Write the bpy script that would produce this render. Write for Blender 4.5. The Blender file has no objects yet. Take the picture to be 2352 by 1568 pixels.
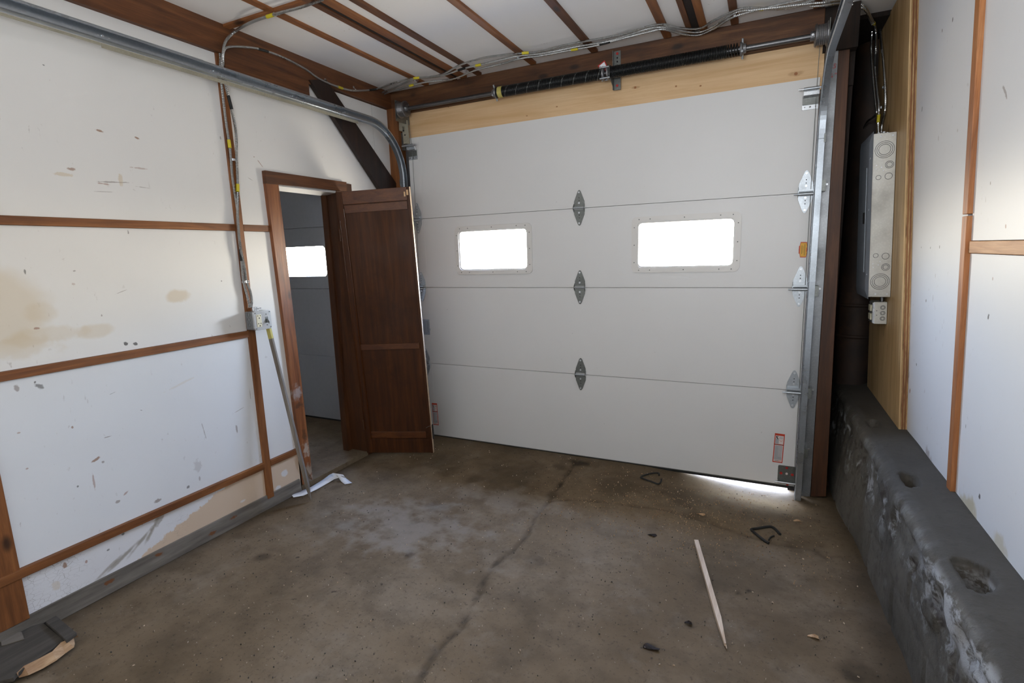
import bpy, bmesh, math, random
import numpy as np
from mathutils import Vector, Matrix, noise
from mathutils.geometry import tessellate_polygon

random.seed(7)
scene = bpy.context.scene
COL = scene.collection

# ------------------------------------------------------------------ camera
FPX, YAW, PITCH, ROLL = 1198.7, -0.44848, -0.16878, -0.0313
CAM = Vector((0.0, -3.473, 1.49))
fw = Vector((math.sin(YAW) * math.cos(PITCH), math.cos(YAW) * math.cos(PITCH), math.sin(PITCH)))
rt0 = Vector((math.cos(YAW), -math.sin(YAW), 0.0))
up0 = rt0.cross(fw)
rt = math.cos(ROLL) * rt0 + math.sin(ROLL) * up0
up = -math.sin(ROLL) * rt0 + math.cos(ROLL) * up0
cd = bpy.data.cameras.new('camera')
cam = bpy.data.objects.new('camera', cd)
COL.objects.link(cam)
cam.matrix_world = Matrix(((rt.x, up.x, -fw.x, CAM.x), (rt.y, up.y, -fw.y, CAM.y), (rt.z, up.z, -fw.z, CAM.z), (0, 0, 0, 1)))
cd.sensor_fit = 'HORIZONTAL'
cd.sensor_width = 36.0
cd.lens = FPX / 2352.0 * 36.0
cd.clip_start = 0.02
cd.clip_end = 200.0
scene.camera = cam

# ------------------------------------------------------------------ world, lights, exposure
SKY = 80.0
w = bpy.data.worlds.new('sky')
scene.world = w
w.use_nodes = True
wn, wl = w.node_tree.nodes, w.node_tree.links
wn.clear()
tc = wn.new('ShaderNodeTexCoord')
sx = wn.new('ShaderNodeSeparateXYZ')
cr = wn.new('ShaderNodeValToRGB')
mr = wn.new('ShaderNodeMapRange')
mr.inputs['From Min'].default_value = -1.0
mr.inputs['From Max'].default_value = 1.0
e = cr.color_ramp.elements
e[0].position = 0.0
e[0].color = (0.28, 0.25, 0.215, 1)
e[1].position = 1.0
e[1].color = (0.48, 0.66, 1.12, 1)
for p, c in ((0.43, (0.34, 0.31, 0.265, 1)), (0.485, (1.0, 0.90, 0.75, 1)), (0.54, (1.05, 1.0, 0.90, 1)), (0.60, (0.80, 0.92, 1.12, 1)), (0.75, (0.58, 0.76, 1.16, 1))):
    n = e.new(p)
    n.color = c
bg = wn.new('ShaderNodeBackground')
bg.inputs['Strength'].default_value = SKY
wo = wn.new('ShaderNodeOutputWorld')
wl.new(tc.outputs['Generated'], sx.inputs[0])
wl.new(sx.outputs['Z'], mr.inputs['Value'])
wl.new(mr.outputs[0], cr.inputs[0])
# hazy sky, a little brighter on the sun's side (+X)
ma = wn.new('ShaderNodeMath')
ma.operation = 'MULTIPLY_ADD'
ma.inputs[1].default_value = 0.42 * SKY
ma.inputs[2].default_value = SKY
wl.new(sx.outputs['X'], ma.inputs[0])
wl.new(ma.outputs[0], bg.inputs['Strength'])
wl.new(cr.outputs[0], bg.inputs['Color'])
wl.new(bg.outputs[0], wo.inputs['Surface'])


def area(name, loc, aim, sx_, sy_, power=0.0, color=(1, 1, 1), portal=False):
    ld = bpy.data.lights.new(name, 'AREA')
    ld.shape = 'RECTANGLE'
    ld.size, ld.size_y = sx_, sy_
    ld.energy = power
    ld.color = color
    if portal:
        ld.cycles.is_portal = True
    o = bpy.data.objects.new(name, ld)
    COL.objects.link(o)
    o.location = loc
    o.rotation_euler = Vector(aim).to_track_quat('-Z', 'Y').to_euler()
    return o


# sky portals: daylight enters through the panes and under the door
area('window_portal', (-1.807, 0.075, 1.515), (0, -1, 0), 0.60, 0.34, portal=True)
area('window_portal', (-0.452, 0.075, 1.512), (0, -1, 0), 0.62, 0.34, portal=True)
area('window_portal', (-3.75, 0.075, 1.466), (0, -1, 0), 0.66, 0.32, portal=True)
area('window_portal', (-0.15, 0.06, -0.02), (0, -1, 0), 0.84, 0.07, portal=True)
# weak fill light added behind the camera; the rear wall has no opening
area('rear_fill', (-1.1, -6.3, 1.35), (0, 1, 0.02), 2.6, 1.9, 20.0, (0.93, 0.96, 1.0))
# soft fill added beside the camera, standing in for a ceiling-bounced flash
area('bounced_flash_fill', (-0.35, -3.75, 1.80), (0.22, 0.50, 0.84), 0.95, 0.80, 54.0, (0.94, 0.97, 1.0))

scene.view_settings.view_transform = 'Standard'
scene.view_settings.look = 'None'
scene.view_settings.exposure = 0.0
scene.view_settings.gamma = 1.0
scene.view_settings.use_curve_mapping = False
scene.cycles.max_bounces = 14
scene.cycles.diffuse_bounces = 8
scene.cycles.glossy_bounces = 4
scene.cycles.transparent_max_bounces = 12
scene.cycles.sample_clamp_indirect = 6.0
scene.cycles.use_denoising = True


# ------------------------------------------------------------------ measuring helpers (photo pixel -> a point on a real plane)
def ray(px, py):
    return rt * ((px - 1176.0) / FPX) - up * ((py - 784.0) / FPX) + fw


def at(px, py, axis, val):
    d = ray(px, py)
    return CAM + d * ((val - CAM[axis]) / d[axis])


RW_X, RW_K, RW_Z = 0.685, 0.042, 0.65          # the right wall leans: X = RW_X - K (z - RW_Z)


def rw(y, z, d):
    return Vector((RW_X - RW_K * (z - RW_Z) - d, y, z))


def at_rw(px, py, d):
    r = ray(px, py)
    n = Vector((1, 0, RW_K))
    c = RW_X + RW_K * RW_Z - d
    t = (c - CAM.dot(n)) / r.dot(n)
    return CAM + r * t


# ------------------------------------------------------------------ mesh helpers
class MB:
    def __init__(s):
        s.v, s.f, s.sm = [], [], []

    def add(s, vs, fs, smooth=False):
        o = len(s.v)
        s.v += [tuple(p) for p in vs]
        s.f += [tuple(i + o for i in f) for f in fs]
        s.sm += [smooth] * len(fs)
        return s

    def hexa(s, p):
        """p: 8 corners, bottom ring 0-3, top ring 4-7"""
        return s.add(p, [(0, 3, 2, 1), (4, 5, 6, 7), (0, 1, 5, 4), (1, 2, 6, 5), (2, 3, 7, 6), (3, 0, 4, 7)])

    def box(s, a, b):
        x0, y0, z0 = a
        x1, y1, z1 = b
        return s.hexa([(x0, y0, z0), (x1, y0, z0), (x1, y1, z0), (x0, y1, z0), (x0, y0, z1), (x1, y0, z1), (x1, y1, z1), (x0, y1, z1)])

    def slab(s, pts, ext):
        """polygon in 3-D pushed along ext"""
        n = len(pts)
        e_ = Vector(ext)
        a = [Vector(p) for p in pts]
        b = [p + e_ for p in a]
        fs = [tuple(range(n))[::-1], tuple(range(n, 2 * n))]
        fs += [(i, (i + 1) % n, (i + 1) % n + n, i + n) for i in range(n)]
        return s.add(a + b, fs)

    def tube(s, pts, r, n=8, cap=True, smooth=True):
        pts = [Vector(p) for p in pts]
        m = len(pts)
        rs = r if isinstance(r, (list, tuple)) else [r] * m
        t0 = (pts[1] - pts[0]).normalized()
        ref = Vector((0, 0, 1)) if abs(t0.z) < 0.9 else Vector((1, 0, 0))
        nrm = t0.cross(ref).normalized()
        vs = []
        for i in range(m):
            t = (pts[min(i + 1, m - 1)] - pts[max(i - 1, 0)])
            t = t.normalized() if t.length > 1e-9 else t0
            nrm = (nrm - t * nrm.dot(t)).normalized()
            b = t.cross(nrm)
            for k in range(n):
                a = 2 * math.pi * k / n
                vs.append(pts[i] + (nrm * math.cos(a) + b * math.sin(a)) * rs[i])
        fs = []
        for i in range(m - 1):
            for k in range(n):
                k2 = (k + 1) % n
                fs.append((i * n + k, i * n + k2, (i + 1) * n + k2, (i + 1) * n + k))
        s.add(vs, fs, smooth)
        if cap:
            s.add(vs[:n], [tuple(range(n))[::-1]])
            s.add(vs[-n:], [tuple(range(n))])
        return s

    def disc(s, c, axis, r, h, n=16):
        c, a = Vector(c), Vector(axis).normalized()
        return s.tube([c, c + a * h], r, n, True, False)

    def strip(s, path, section, smooth=False):
        """sweep an open section (list of (u,v)) along frames [(p,U,V)]"""
        n = len(section)
        vs = []
        for p, U, V in path:
            for u, v in section:
                vs.append(p + U * u + V * v)
        fs = []
        for i in range(len(path) - 1):
            for k in range(n):
                k2 = (k + 1) % n
                fs.append((i * n + k, i * n + k2, (i + 1) * n + k2, (i + 1) * n + k))
        s.add(vs, fs, smooth)
        s.add(vs[:n], [tuple(range(n))])
        s.add(vs[-n:], [tuple(range(n))[::-1]])
        return s

    def plate(s, outer, holes, to3, th, smooth=False):
        """flat plate with holes; 2-D outlines mapped by to3(u,v,w); thickness th in w"""
        rings = [outer] + list(holes)
        flat = [p for r_ in rings for p in r_]
        tris = tessellate_polygon([[Vector((a, b, 0)) for a, b in r_] for r_ in rings])
        n = len(flat)
        vs = [to3(a, b, 0.0) for a, b in flat] + [to3(a, b, th) for a, b in flat]
        fs = [tuple(t) for t in tris] + [tuple(i + n for i in t[::-1]) for t in tris]
        o = 0
        for r_ in rings:
            m = len(r_)
            for i in range(m):
                j = (i + 1) % m
                fs.append((o + i, o + j, o + j + n, o + i + n))
            o += m
        return s.add(vs, fs, smooth)

    def build(s, name, mat, parent=None, kind=None, bevel=0.0, recalc=True):
        me = bpy.data.meshes.new(name)
        me.from_pydata(s.v, [], s.f)
        me.polygons.foreach_set('use_smooth', s.sm)
        if recalc:
            bm = bmesh.new()
            bm.from_mesh(me)
            bmesh.ops.recalc_face_normals(bm, faces=bm.faces)
            bm.to_mesh(me)
            bm.free()
        me.materials.append(mat)
        o = bpy.data.objects.new(name, me)
        COL.objects.link(o)
        if parent is not None:
            o.parent = parent
            o.matrix_parent_inverse = world_inv(parent)
        if kind:
            o['kind'] = kind
        if bevel:
            md = o.modifiers.new('bevel', 'BEVEL')
            md.width = bevel
            md.segments = 2
            md.limit_method = 'ANGLE'
        return o


def world_inv(p):
    m = Matrix.Translation(p.location)
    q = p
    return m.inverted() if p.parent is None else Matrix.Identity(4)


def thing(name, label, cat, loc=(0, 0, 0), group=None, kind=None):
    o = bpy.data.objects.new(name, None)
    COL.objects.link(o)
    o.empty_display_size = 0.05
    o.location = loc
    if label:
        o['label'] = label
    if cat:
        o['category'] = cat
    if group:
        o['group'] = group
    if kind:
        o['kind'] = kind
    return o


def tag(o, label, cat, group=None):
    o['label'] = label
    o['category'] = cat
    if group:
        o['group'] = group
    return o


def rrect(x0, z0, x1, z1, r, n=6):
    out = []
    for cx, cz, a0 in ((x1 - r, z1 - r, 0), (x0 + r, z1 - r, 90), (x0 + r, z0 + r, 180), (x1 - r, z0 + r, 270)):
        for k in range(n + 1):
            a = math.radians(a0 + 90.0 * k / n)
            out.append((cx + r * math.cos(a), cz + r * math.sin(a)))
    return out


def catmull(pts, step=0.01):
    pts = [Vector(p) for p in pts]
    P = [pts[0] * 2 - pts[1]] + pts + [pts[-1] * 2 - pts[-2]]
    out = []
    for i in range(1, len(P) - 2):
        a, b, c, d = P[i - 1:i + 3]
        n = max(2, int((c - b).length / step))
        for k in range(n):
            t = k / n
            out.append(0.5 * ((2 * b) + (c - a) * t + (2 * a - 5 * b + 4 * c - d) * t * t + (3 * b - a - 3 * c + d) * t ** 3))
    out.append(P[-2])
    return out


def resample(pts, step):
    L = [0.0]
    for a, b in zip(pts, pts[1:]):
        L.append(L[-1] + (b - a).length)
    n = max(2, int(L[-1] / step))
    out, j = [], 0
    for i in range(n + 1):
        d = L[-1] * i / n
        while j < len(L) - 2 and L[j + 1] < d:
            j += 1
        t = (d - L[j]) / max(1e-9, L[j + 1] - L[j])
        out.append(pts[j].lerp(pts[j + 1], min(1, max(0, t))))
    return out


# ------------------------------------------------------------------ materials
def lin(c):
    return tuple((x / 12.92 if x <= 0.04045 else ((x + 0.055) / 1.055) ** 2.4) for x in [v / 255.0 for v in c]) + (1,)


class Mat:
    def __init__(s, name):
        s.m = bpy.data.materials.new(name)
        s.m.use_nodes = True
        s.n, s.l = s.m.node_tree.nodes, s.m.node_tree.links
        s.b = s.n['Principled BSDF']
        s.tc = s.n.new('ShaderNodeTexCoord')
        s.P = s.tc.outputs['Object']

    def math(s, op, a, b=None, clamp=False):
        x = s.n.new('ShaderNodeMath')
        x.operation = op
        x.use_clamp = clamp
        for i, v in enumerate((a, b)):
            if v is None:
                continue
            if isinstance(v, (int, float)):
                x.inputs[i].default_value = v
            else:
                s.l.new(v, x.inputs[i])
        return x.outputs[0]

    def scaled(s, sc, loc=(0, 0, 0), rot=(0, 0, 0)):
        x = s.n.new('ShaderNodeMapping')
        s.l.new(s.P, x.inputs[0])
        x.inputs['Scale'].default_value = sc
        x.inputs['Location'].default_value = loc
        x.inputs['Rotation'].default_value = rot
        return x.outputs[0]

    def noise(s, scale, detail=4, vec=None, rough=0.55, dist=0.0):
        x = s.n.new('ShaderNodeTexNoise')
        s.l.new(vec if vec is not None else s.P, x.inputs['Vector'])
        x.inputs['Scale'].default_value = scale
        x.inputs['Detail'].default_value = detail
        x.inputs['Roughness'].default_value = rough
        x.inputs['Distortion'].default_value = dist
        return x.outputs['Fac']

    def vor(s, scale, vec=None, feature='F1'):
        x = s.n.new('ShaderNodeTexVoronoi')
        s.l.new(vec if vec is not None else s.P, x.inputs['Vector'])
        x.inputs['Scale'].default_value = scale
        x.feature = feature
        return x.outputs['Distance']

    def ramp(s, fac, stops):
        x = s.n.new('ShaderNodeValToRGB')
        s.l.new(fac, x.inputs[0])
        el = x.color_ramp.elements
        while len(el) < len(stops):
            el.new(0.5)
        for q, (p, c) in zip(el, stops):
            q.position = p
            q.color = c if len(c) == 4 else tuple(c) + (1,)
        return x.outputs[0]

    def rng(s, v, a, b, lo=0.0, hi=1.0):
        x = s.n.new('ShaderNodeMapRange')
        x.interpolation_type = 'SMOOTHSTEP'
        s.l.new(v, x.inputs['Value'])
        x.inputs['From Min'].default_value = a
        x.inputs['From Max'].default_value = b
        x.inputs['To Min'].default_value = lo
        x.inputs['To Max'].default_value = hi
        return x.outputs[0]

    def mix(s, fac, a, b, mode='MIX'):
        x = s.n.new('ShaderNodeMix')
        x.data_type = 'RGBA'
        x.blend_type = mode
        for sock, v in ((x.inputs[0], fac), (x.inputs[6], a), (x.inputs[7], b)):
            if isinstance(v, (int, float)):
                sock.default_value = v
            elif isinstance(v, tuple):
                sock.default_value = v if len(v) == 4 else v + (1,)
            else:
                s.l.new(v, sock)
        return x.outputs[2]

    def xyz(s, vec=None):
        x = s.n.new('ShaderNodeSeparateXYZ')
        s.l.new(vec if vec is not None else s.P, x.inputs[0])
        return x.outputs

    def blot(s, base, c, r, col, k=1.0, ang=0.0, plane='YZ', soft=0.4, wob=0.5, wscale=14.0):
        """an elliptical stain of its own shape at c with half sizes r (in metres)"""
        if not hasattr(s, '_wob'):
            s._wob = {}
        if wscale not in s._wob:
            s._wob[wscale] = s.noise(wscale, 3)
        if not hasattr(s, '_sep'):
            s._sep = s.xyz()
        i, j = {'YZ': (1, 2), 'XY': (0, 1), 'XZ': (0, 2)}[plane]
        u = s.math('SUBTRACT', s._sep[i], c[0])
        v = s.math('SUBTRACT', s._sep[j], c[1])
        ca, sa = math.cos(math.radians(ang)), math.sin(math.radians(ang))
        uu = s.math('DIVIDE', s.math('ADD', s.math('MULTIPLY', u, ca), s.math('MULTIPLY', v, sa)), r[0])
        vv = s.math('DIVIDE', s.math('SUBTRACT', s.math('MULTIPLY', v, ca), s.math('MULTIPLY', u, sa)), r[1])
        d = s.math('SQRT', s.math('ADD', s.math('MULTIPLY', uu, uu), s.math('MULTIPLY', vv, vv)))
        d = s.math('ADD', d, s.math('MULTIPLY', s.math('SUBTRACT', s._wob[wscale], 0.5), wob * 3))
        m = s.rng(d, 1.0 - soft, 1.0 + soft * 0.3, k, 0.0)
        return s.mix(m, base, col)

    def bump(s, h, strength=0.3, dist=0.01):
        x = s.n.new('ShaderNodeBump')
        x.inputs['Strength'].default_value = strength
        x.inputs['Distance'].default_value = dist
        s.l.new(h, x.inputs['Height'])
        s.l.new(x.outputs[0], s.b.inputs['Normal'])

    def out(s, col, rough=0.6, metal=0.0, spec=None):
        if isinstance(col, tuple):
            s.b.inputs['Base Color'].default_value = col
        else:
            s.l.new(col, s.b.inputs['Base Color'])
        if isinstance(rough, (int, float)):
            s.b.inputs['Roughness'].default_value = rough
        else:
            s.l.new(rough, s.b.inputs['Roughness'])
        s.b.inputs['Metallic'].default_value = metal
        if spec is not None:
            s.b.inputs['Specular IOR Level'].default_value = spec
        return s.m


def wood(name, dark, mid, light, axis=2, scale=1.0, rough=0.6, knots=True, bump=0.25, knotcol=None, dirt=0.0, dirtcol=(60, 50, 40)):
    m = Mat(name)
    sc = [9.0 * scale] * 3
    sc[axis] = 0.7 * scale
    v = m.scaled(tuple(sc))
    n1 = m.noise(3.0, 6, v, 0.6, 0.6)
    n2 = m.noise(1.1, 3)
    sc2 = [60.0 * scale] * 3
    sc2[axis] = 2.0 * scale
    fine = m.noise(4.0, 3, m.scaled(tuple(sc2)))
    c = m.ramp(n1, [(0.30, lin(dark)), (0.52, lin(mid)), (0.75, lin(light))])
    c = m.mix(m.rng(fine, 0.35, 0.7, 0.0, 0.35), c, lin(dark))
    c = m.mix(m.rng(n2, 0.4, 0.75, 0.0, 0.45), c, lin(dark))
    if knots:
        sk = [7.0] * 3
        sk[axis] = 3.2
        k = m.vor(1.0, m.scaled(tuple(sk)))
        c = m.mix(m.rng(k, 0.05, 0.16, 0.85, 0.0), c, lin(knotcol or tuple(int(q * 0.45) for q in dark)))
    if dirt:
        c = m.mix(m.rng(m.noise(5.0, 5), 0.5, 0.7, 0.0, dirt), c, lin(dirtcol))
    m.bump(fine, bump, 0.002)
    return m.out(c, rough)


def metal(name, col, rough=0.35, spangle=0.15, metallic=1.0):
    m = Mat(name)
    v = m.vor(90.0)
    n1 = m.noise(6.0, 4)
    c = m.mix(m.rng(v, 0.1, 0.6, 0.0, spangle), lin(col), lin(tuple(int(q * 0.7) for q in col)))
    c = m.mix(m.rng(n1, 0.45, 0.75, 0.0, 0.3), c, lin(tuple(int(q * 0.6) for q in col)))
    return m.out(c, m.rng(n1, 0.3, 0.7, rough * 0.8, min(1.0, rough * 1.3)), metallic)


def plain(name, col, rough=0.5, metallic=0.0):
    m = Mat(name)
    n1 = m.noise(30.0, 3)
    return m.out(m.mix(m.rng(n1, 0.3, 0.8, 0.0, 0.12), lin(col), lin(tuple(int(q * 0.75) for q in col))), rough, metallic)


M = {}
BR_D, BR_M, BR_L = (96, 54, 24), (136, 84, 42), (164, 108, 60)
for ax, nm in ((0, 'x'), (1, 'y'), (2, 'z')):
    M['brown_' + nm] = wood('brown_wood_' + nm, BR_D, BR_M, BR_L, ax, rough=0.55, dirt=0.15, dirtcol=(45, 30, 20))
M['dark_y'] = wood('dark_header_wood', (66, 36, 16), (102, 60, 29), (128, 82, 44), 1, dirt=0.25, dirtcol=(40, 24, 14))
M['dark_x'] = wood('dark_beam_wood', (54, 30, 14), (90, 55, 28), (122, 84, 50), 0, dirt=0.35, dirtcol=(44, 32, 22))
M['black_wood'] = wood('blackened_wood', (18, 12, 8), (32, 20, 13), (48, 30, 18), 2, knots=False, rough=0.85)
M['brace'] = wood('brace_wood', (22, 13, 8), (40, 22, 13), (60, 34, 20), 2, scale=0.8, knots=False, rough=0.55)
PINE = wood('new_pine', (206, 166, 118), (224, 190, 146), (234, 204, 164), 0, scale=0.45, rough=0.6, bump=0.1, knots=False)
M['pine'] = PINE
# the knots of the new board
pm = Mat.__new__(Mat)
pm.m, pm.n, pm.l = PINE, PINE.node_tree.nodes, PINE.node_tree.links
pm.b = pm.n['Principled BSDF']
pm.tc = [q for q in pm.n if q.type == 'TEX_COORD'][0]
pm.P = pm.tc.outputs['Object']
c = pm.b.inputs['Base Color'].links[0].from_socket
for kx, ky, r1, r2, kk in ((1828, 169, .045, .014, .35), (1828, 169, .011, .010, .9), (1459, 201, .008, .007, .9), (1459, 201, .03, .008, .4), (1553, 198, .007, .006, .9), (1609, 197, .008, .006, .9), (1279, 245, .009, .005, .8), (1030, 245, .008, .006, .8), (1210, 266, .008, .005, .6), (1730, 122, .006, .005, .8)):
    kp = at(kx, ky, 1, 0.022)
    c = pm.blot(c, (kp.x, kp.z), (r1, r2), lin((150, 92, 48)), kk, plane='XZ', wob=.3, wscale=30.)
pm.l.new(c, pm.b.inputs['Base Color'])
M['pine_right'] = wood('pale_batten', (150, 104, 66), (196, 148, 104), (220, 178, 136), 1, rough=0.6, knotcol=(90, 50, 30))
M['orange_z'] = wood('orange_stud', (120, 70, 34), (176, 112, 62), (206, 146, 92), 2, rough=0.5, knotcol=(60, 32, 16))
M['ply'] = wood('plywood_face', (164, 130, 84), (206, 174, 126), (222, 194, 148), 2, scale=0.5, rough=0.55, knotcol=(96, 66, 36))
M['ply_edge'] = wood('plywood_edge', (100, 66, 34), (182, 146, 96), (214, 184, 136), 2, scale=2.0, rough=0.7, knots=False)
M['casing'] = wood('casing_wood', (92, 50, 24), (140, 84, 46), (166, 108, 64), 2, rough=0.45)
def add_blots(mat, items):
    w_ = Mat.__new__(Mat)
    w_.m, w_.n, w_.l = mat, mat.node_tree.nodes, mat.node_tree.links
    w_.b = w_.n['Principled BSDF']
    w_.tc = [q for q in w_.n if q.type == 'TEX_COORD'][0]
    w_.P = w_.tc.outputs['Object']
    c_ = w_.b.inputs['Base Color'].links[0].from_socket
    for px, py, ry, rz, col, k, kw in items:
        p_ = at(px, py, 0, -2.63)
        c_ = w_.blot(c_, (p_.y, p_.z), (ry, rz), lin(col), k, plane='YZ', **kw)
    w_.l.new(c_, w_.b.inputs['Base Color'])


WRN = dict(wob=.9, wscale=30., soft=.7)
add_blots(M['casing'], [(683, 902, .04, .05, (176, 168, 164), .6, WRN), (690, 930, .04, .02, (70, 44, 30), .7, WRN), (706, 1030, .03, .06, (190, 180, 166), .7, WRN), (712, 1085, .06, .06, (160, 150, 136), .8, WRN), (700, 1000, .02, .05, (60, 38, 22), .6, WRN)])
M['stick_grey'] = wood('weathered_stick', (92, 82, 72), (132, 124, 114), (160, 152, 142), 2, knots=False, rough=0.8)
M['stake'] = wood('fresh_stake', (176, 150, 124), (206, 186, 164), (222, 206, 188), 1, knots=False, rough=0.7)
M['broken'] = wood('broken_wood', (140, 108, 78), (196, 162, 124), (220, 192, 156), 1, knots=False, rough=0.8, dirt=0.4, dirtcol=(110, 70, 45))
M['grey_board'] = wood('dusty_board', (58, 54, 48), (76, 71, 64), (92, 86, 78), 1, knots=False, rough=0.9)
M['galv'] = metal('galvanised_steel', (190, 197, 203), 0.36, 0.2, 0.75)
M['galv_dull'] = metal('dull_galvanised', (132, 135, 132), 0.42, 0.3, 0.8)
M['galv_paint'] = metal('zinc_sheet', (150, 153, 156), 0.42, 0.2, 0.8)
M['galv_rail'] = metal('rail_steel', (180, 188, 196), 0.30, 0.15, 0.85)
M['conduit'] = metal('armoured_cable', (190, 192, 192), 0.3, 0.1)
M['steel_dark'] = metal('worn_steel', (120, 120, 122), 0.35, 0.2)
M['cast'] = metal('cast_aluminium', (150, 150, 152), 0.45, 0.3)
M['beige_metal'] = metal('beige_bracket', (178, 172, 152), 0.5, 0.2, 0.3)
M['strap'] = metal('bright_strap', (222, 226, 230), 0.28, 0.05, 0.8)
M['panel_side'] = metal('panel_side_zinc', (206, 206, 200), 0.5, 0.12, 0.45)
M['panel_cover'] = plain('panel_grey_paint', (152, 160, 170), 0.35)
M['rubber'] = plain('black_rubber', (30, 31, 30), 0.7)
M['red'] = plain('red_paint', (176, 34, 28), 0.5)
M['yellow'] = plain('yellow_label', (206, 190, 40), 0.5)
M['yellow_paint'] = plain('faded_yellow_paint', (188, 176, 96), 0.6)
M['dark_hole'] = plain('dark_hole', (26, 22, 20), 0.9)
M['ivory'] = plain('ivory_plastic', (222, 216, 190), 0.4)
M['paper'] = plain('white_paper', (232, 234, 238), 0.6)
M['label_red'] = plain('label_red', (196, 62, 34), 0.5)
M['label_grey'] = plain('label_grey_print', (168, 168, 172), 0.5)
M['label_white'] = plain('label_white', (226, 214, 208), 0.5)
M['label_black'] = plain('label_black', (30, 30, 32), 0.5)
M['label_orange'] = plain('label_orange', (226, 168, 36), 0.45)
M['label_olive'] = plain('label_olive_print', (160, 128, 30), 0.5)
M['marker'] = plain('red_marker', (170, 70, 74), 0.6)

# garage door skin: fine stucco emboss
m = Mat('door_skin')
n1 = m.noise(260.0, 2)
n2 = m.noise(2.0, 4)
c = m.mix(m.rng(n2, 0.35, 0.7, 0.0, 0.10), lin((222, 222, 221)), lin((206, 206, 205)))
c = m.mix(m.rng(m.noise(38.0, 2), 0.74, 0.78, 0.0, 0.35), c, lin((150, 146, 140)))
m.bump(n1, 0.18, 0.0015)
M['door'] = m.out(c, 0.42)
m = Mat('window_frame_plastic')
M['wframe'] = m.out(m.mix(m.rng(m.noise(3.0), 0.3, 0.7, 0, 0.1), lin((220, 218, 214)), lin((200, 198, 194))), 0.4)

# thin glass pane
m = Mat('pane_glass')
tr = m.n.new('ShaderNodeBsdfTransparent')
gl = m.n.new('ShaderNodeBsdfGlossy')
gl.inputs['Roughness'].default_value = 0.03
lw = m.n.new('ShaderNodeLayerWeight')
lw.inputs['Blend'].default_value = 0.5
fr = m.n.new('ShaderNodeMath')
fr.operation = 'MULTIPLY_ADD'
fp = m.n.new('ShaderNodeMath')
fp.operation = 'POWER'
fp.inputs[1].default_value = 5.0
m.l.new(lw.outputs['Facing'], fp.inputs[0])
m.l.new(fp.outputs[0], fr.inputs[0])
fr.inputs[1].default_value = 0.8
fr.inputs[2].default_value = 0.03
ms = m.n.new('ShaderNodeMixShader')
tr.inputs['Color'].default_value = (0.97, 0.98, 0.98, 1)
m.l.new(fr.outputs[0], ms.inputs[0])
m.l.new(tr.outputs[0], ms.inputs[1])
m.l.new(gl.outputs[0], ms.inputs[2])
m.l.new(ms.outputs[0], m.n['Material Output'].inputs['Surface'])
M['glass'] = m.m

# coil spring: black wire with a chalk line that winds round
m = Mat('spring_black')
o_ = m.xyz()
y_ = m.math('ADD', o_[1], 0.095)
z_ = m.math('SUBTRACT', o_[2], 2.56)
ang = m.math('DIVIDE', m.math('ARCTAN2', z_, y_), 2 * math.pi)
ph = m.math('FRACT', m.math('ADD', m.math('MULTIPLY', o_[0], 12.5), ang))
left = m.rng(o_[0], -0.94, -0.93, 1.0, 0.0)
line = m.math('MULTIPLY', m.rng(m.math('ABSOLUTE', m.math('SUBTRACT', ph, 0.5)), 0.012, 0.03, 0.4, 0.0), left)
c = m.mix(line, lin((26, 27, 28)), lin((190, 190, 186)))
M['spring'] = m.out(c, 0.3, 0.3)

# brown varnished plywood leaf
m = Mat('varnished_leaf')
v = m.scaled((14, 14, 0.7))
n1 = m.noise(2.5, 5, v, 0.6, 0.4)
c = m.ramp(n1, [(0.3, lin((52, 26, 7))), (0.55, lin((72, 38, 11))), (0.8, lin((92, 52, 18)))])
c = m.mix(m.rng(m.noise(3.0, 5, None, 0.7), 0.5, 0.72, 0.0, 0.6), c, lin((40, 19, 8)))
m.bump(n1, 0.06, 0.002)
M['leaf'] = m.out(c, m.rng(m.noise(5.0), 0.3, 0.7, 0.42, 0.6), 0.0, 0.3)


M['bead'] = plain('highlight_bead_gloss', (78, 42, 16), 0.18)  # gloss for the beads added to catch a highlight
M['leaf_trim'] = wood('leaf_trim_wood', (72, 36, 11), (96, 53, 19), (116, 69, 30), 0, rough=0.4, knots=False)
M['jamb_dark'] = wood('jamb_dark_wood', (56, 31, 13), (80, 46, 20), (104, 64, 32), 2, rough=0.55, knots=False)

# white painted board, left wall, with its stains
def L2(px, py):
    p = at(px, py, 0, -2.655)
    return (p.y, p.z)


def board(name, blots, col=(232, 231, 228), plane='YZ', grime=0.10, extra=None):
    m_ = Mat(name)
    n1_ = m_.noise(1.3, 5)
    c_ = m_.mix(m_.rng(n1_, 0.35, 0.75, 0.0, 0.35), lin(col), lin(tuple(int(q * 0.95) for q in col)))
    c_ = m_.mix(m_.rng(m_.noise(28.0, 3), 0.70, 0.80, 0.0, grime * 3), c_, lin((176, 168, 158)))
    sc_ = m_.math('MULTIPLY', m_.rng(m_.noise(55.0, 4, m_.scaled((1, 1, .35))), 0.66, 0.74, 0.0, 0.5), m_.rng(m_.noise(3.5, 3), 0.5, 0.62, 0.0, 1.0))
    c_ = m_.mix(sc_, c_, lin((158, 148, 140)))
    if extra:
        c_ = extra(m_, c_)
    for b_ in blots:
        c_ = m_.blot(c_, *b_[:4], **(b_[4] if len(b_) > 4 else {}))
    m_.bump(m_.noise(60.0, 3), 0.05, 0.003)
    return m_.out(c_, 0.5)


TAN, BRN, BLK, RST = lin((206, 186, 150)), lin((140, 92, 52)), lin((64, 58, 54)), lin((150, 100, 76))
MR = lin((150, 140, 136))


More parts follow.
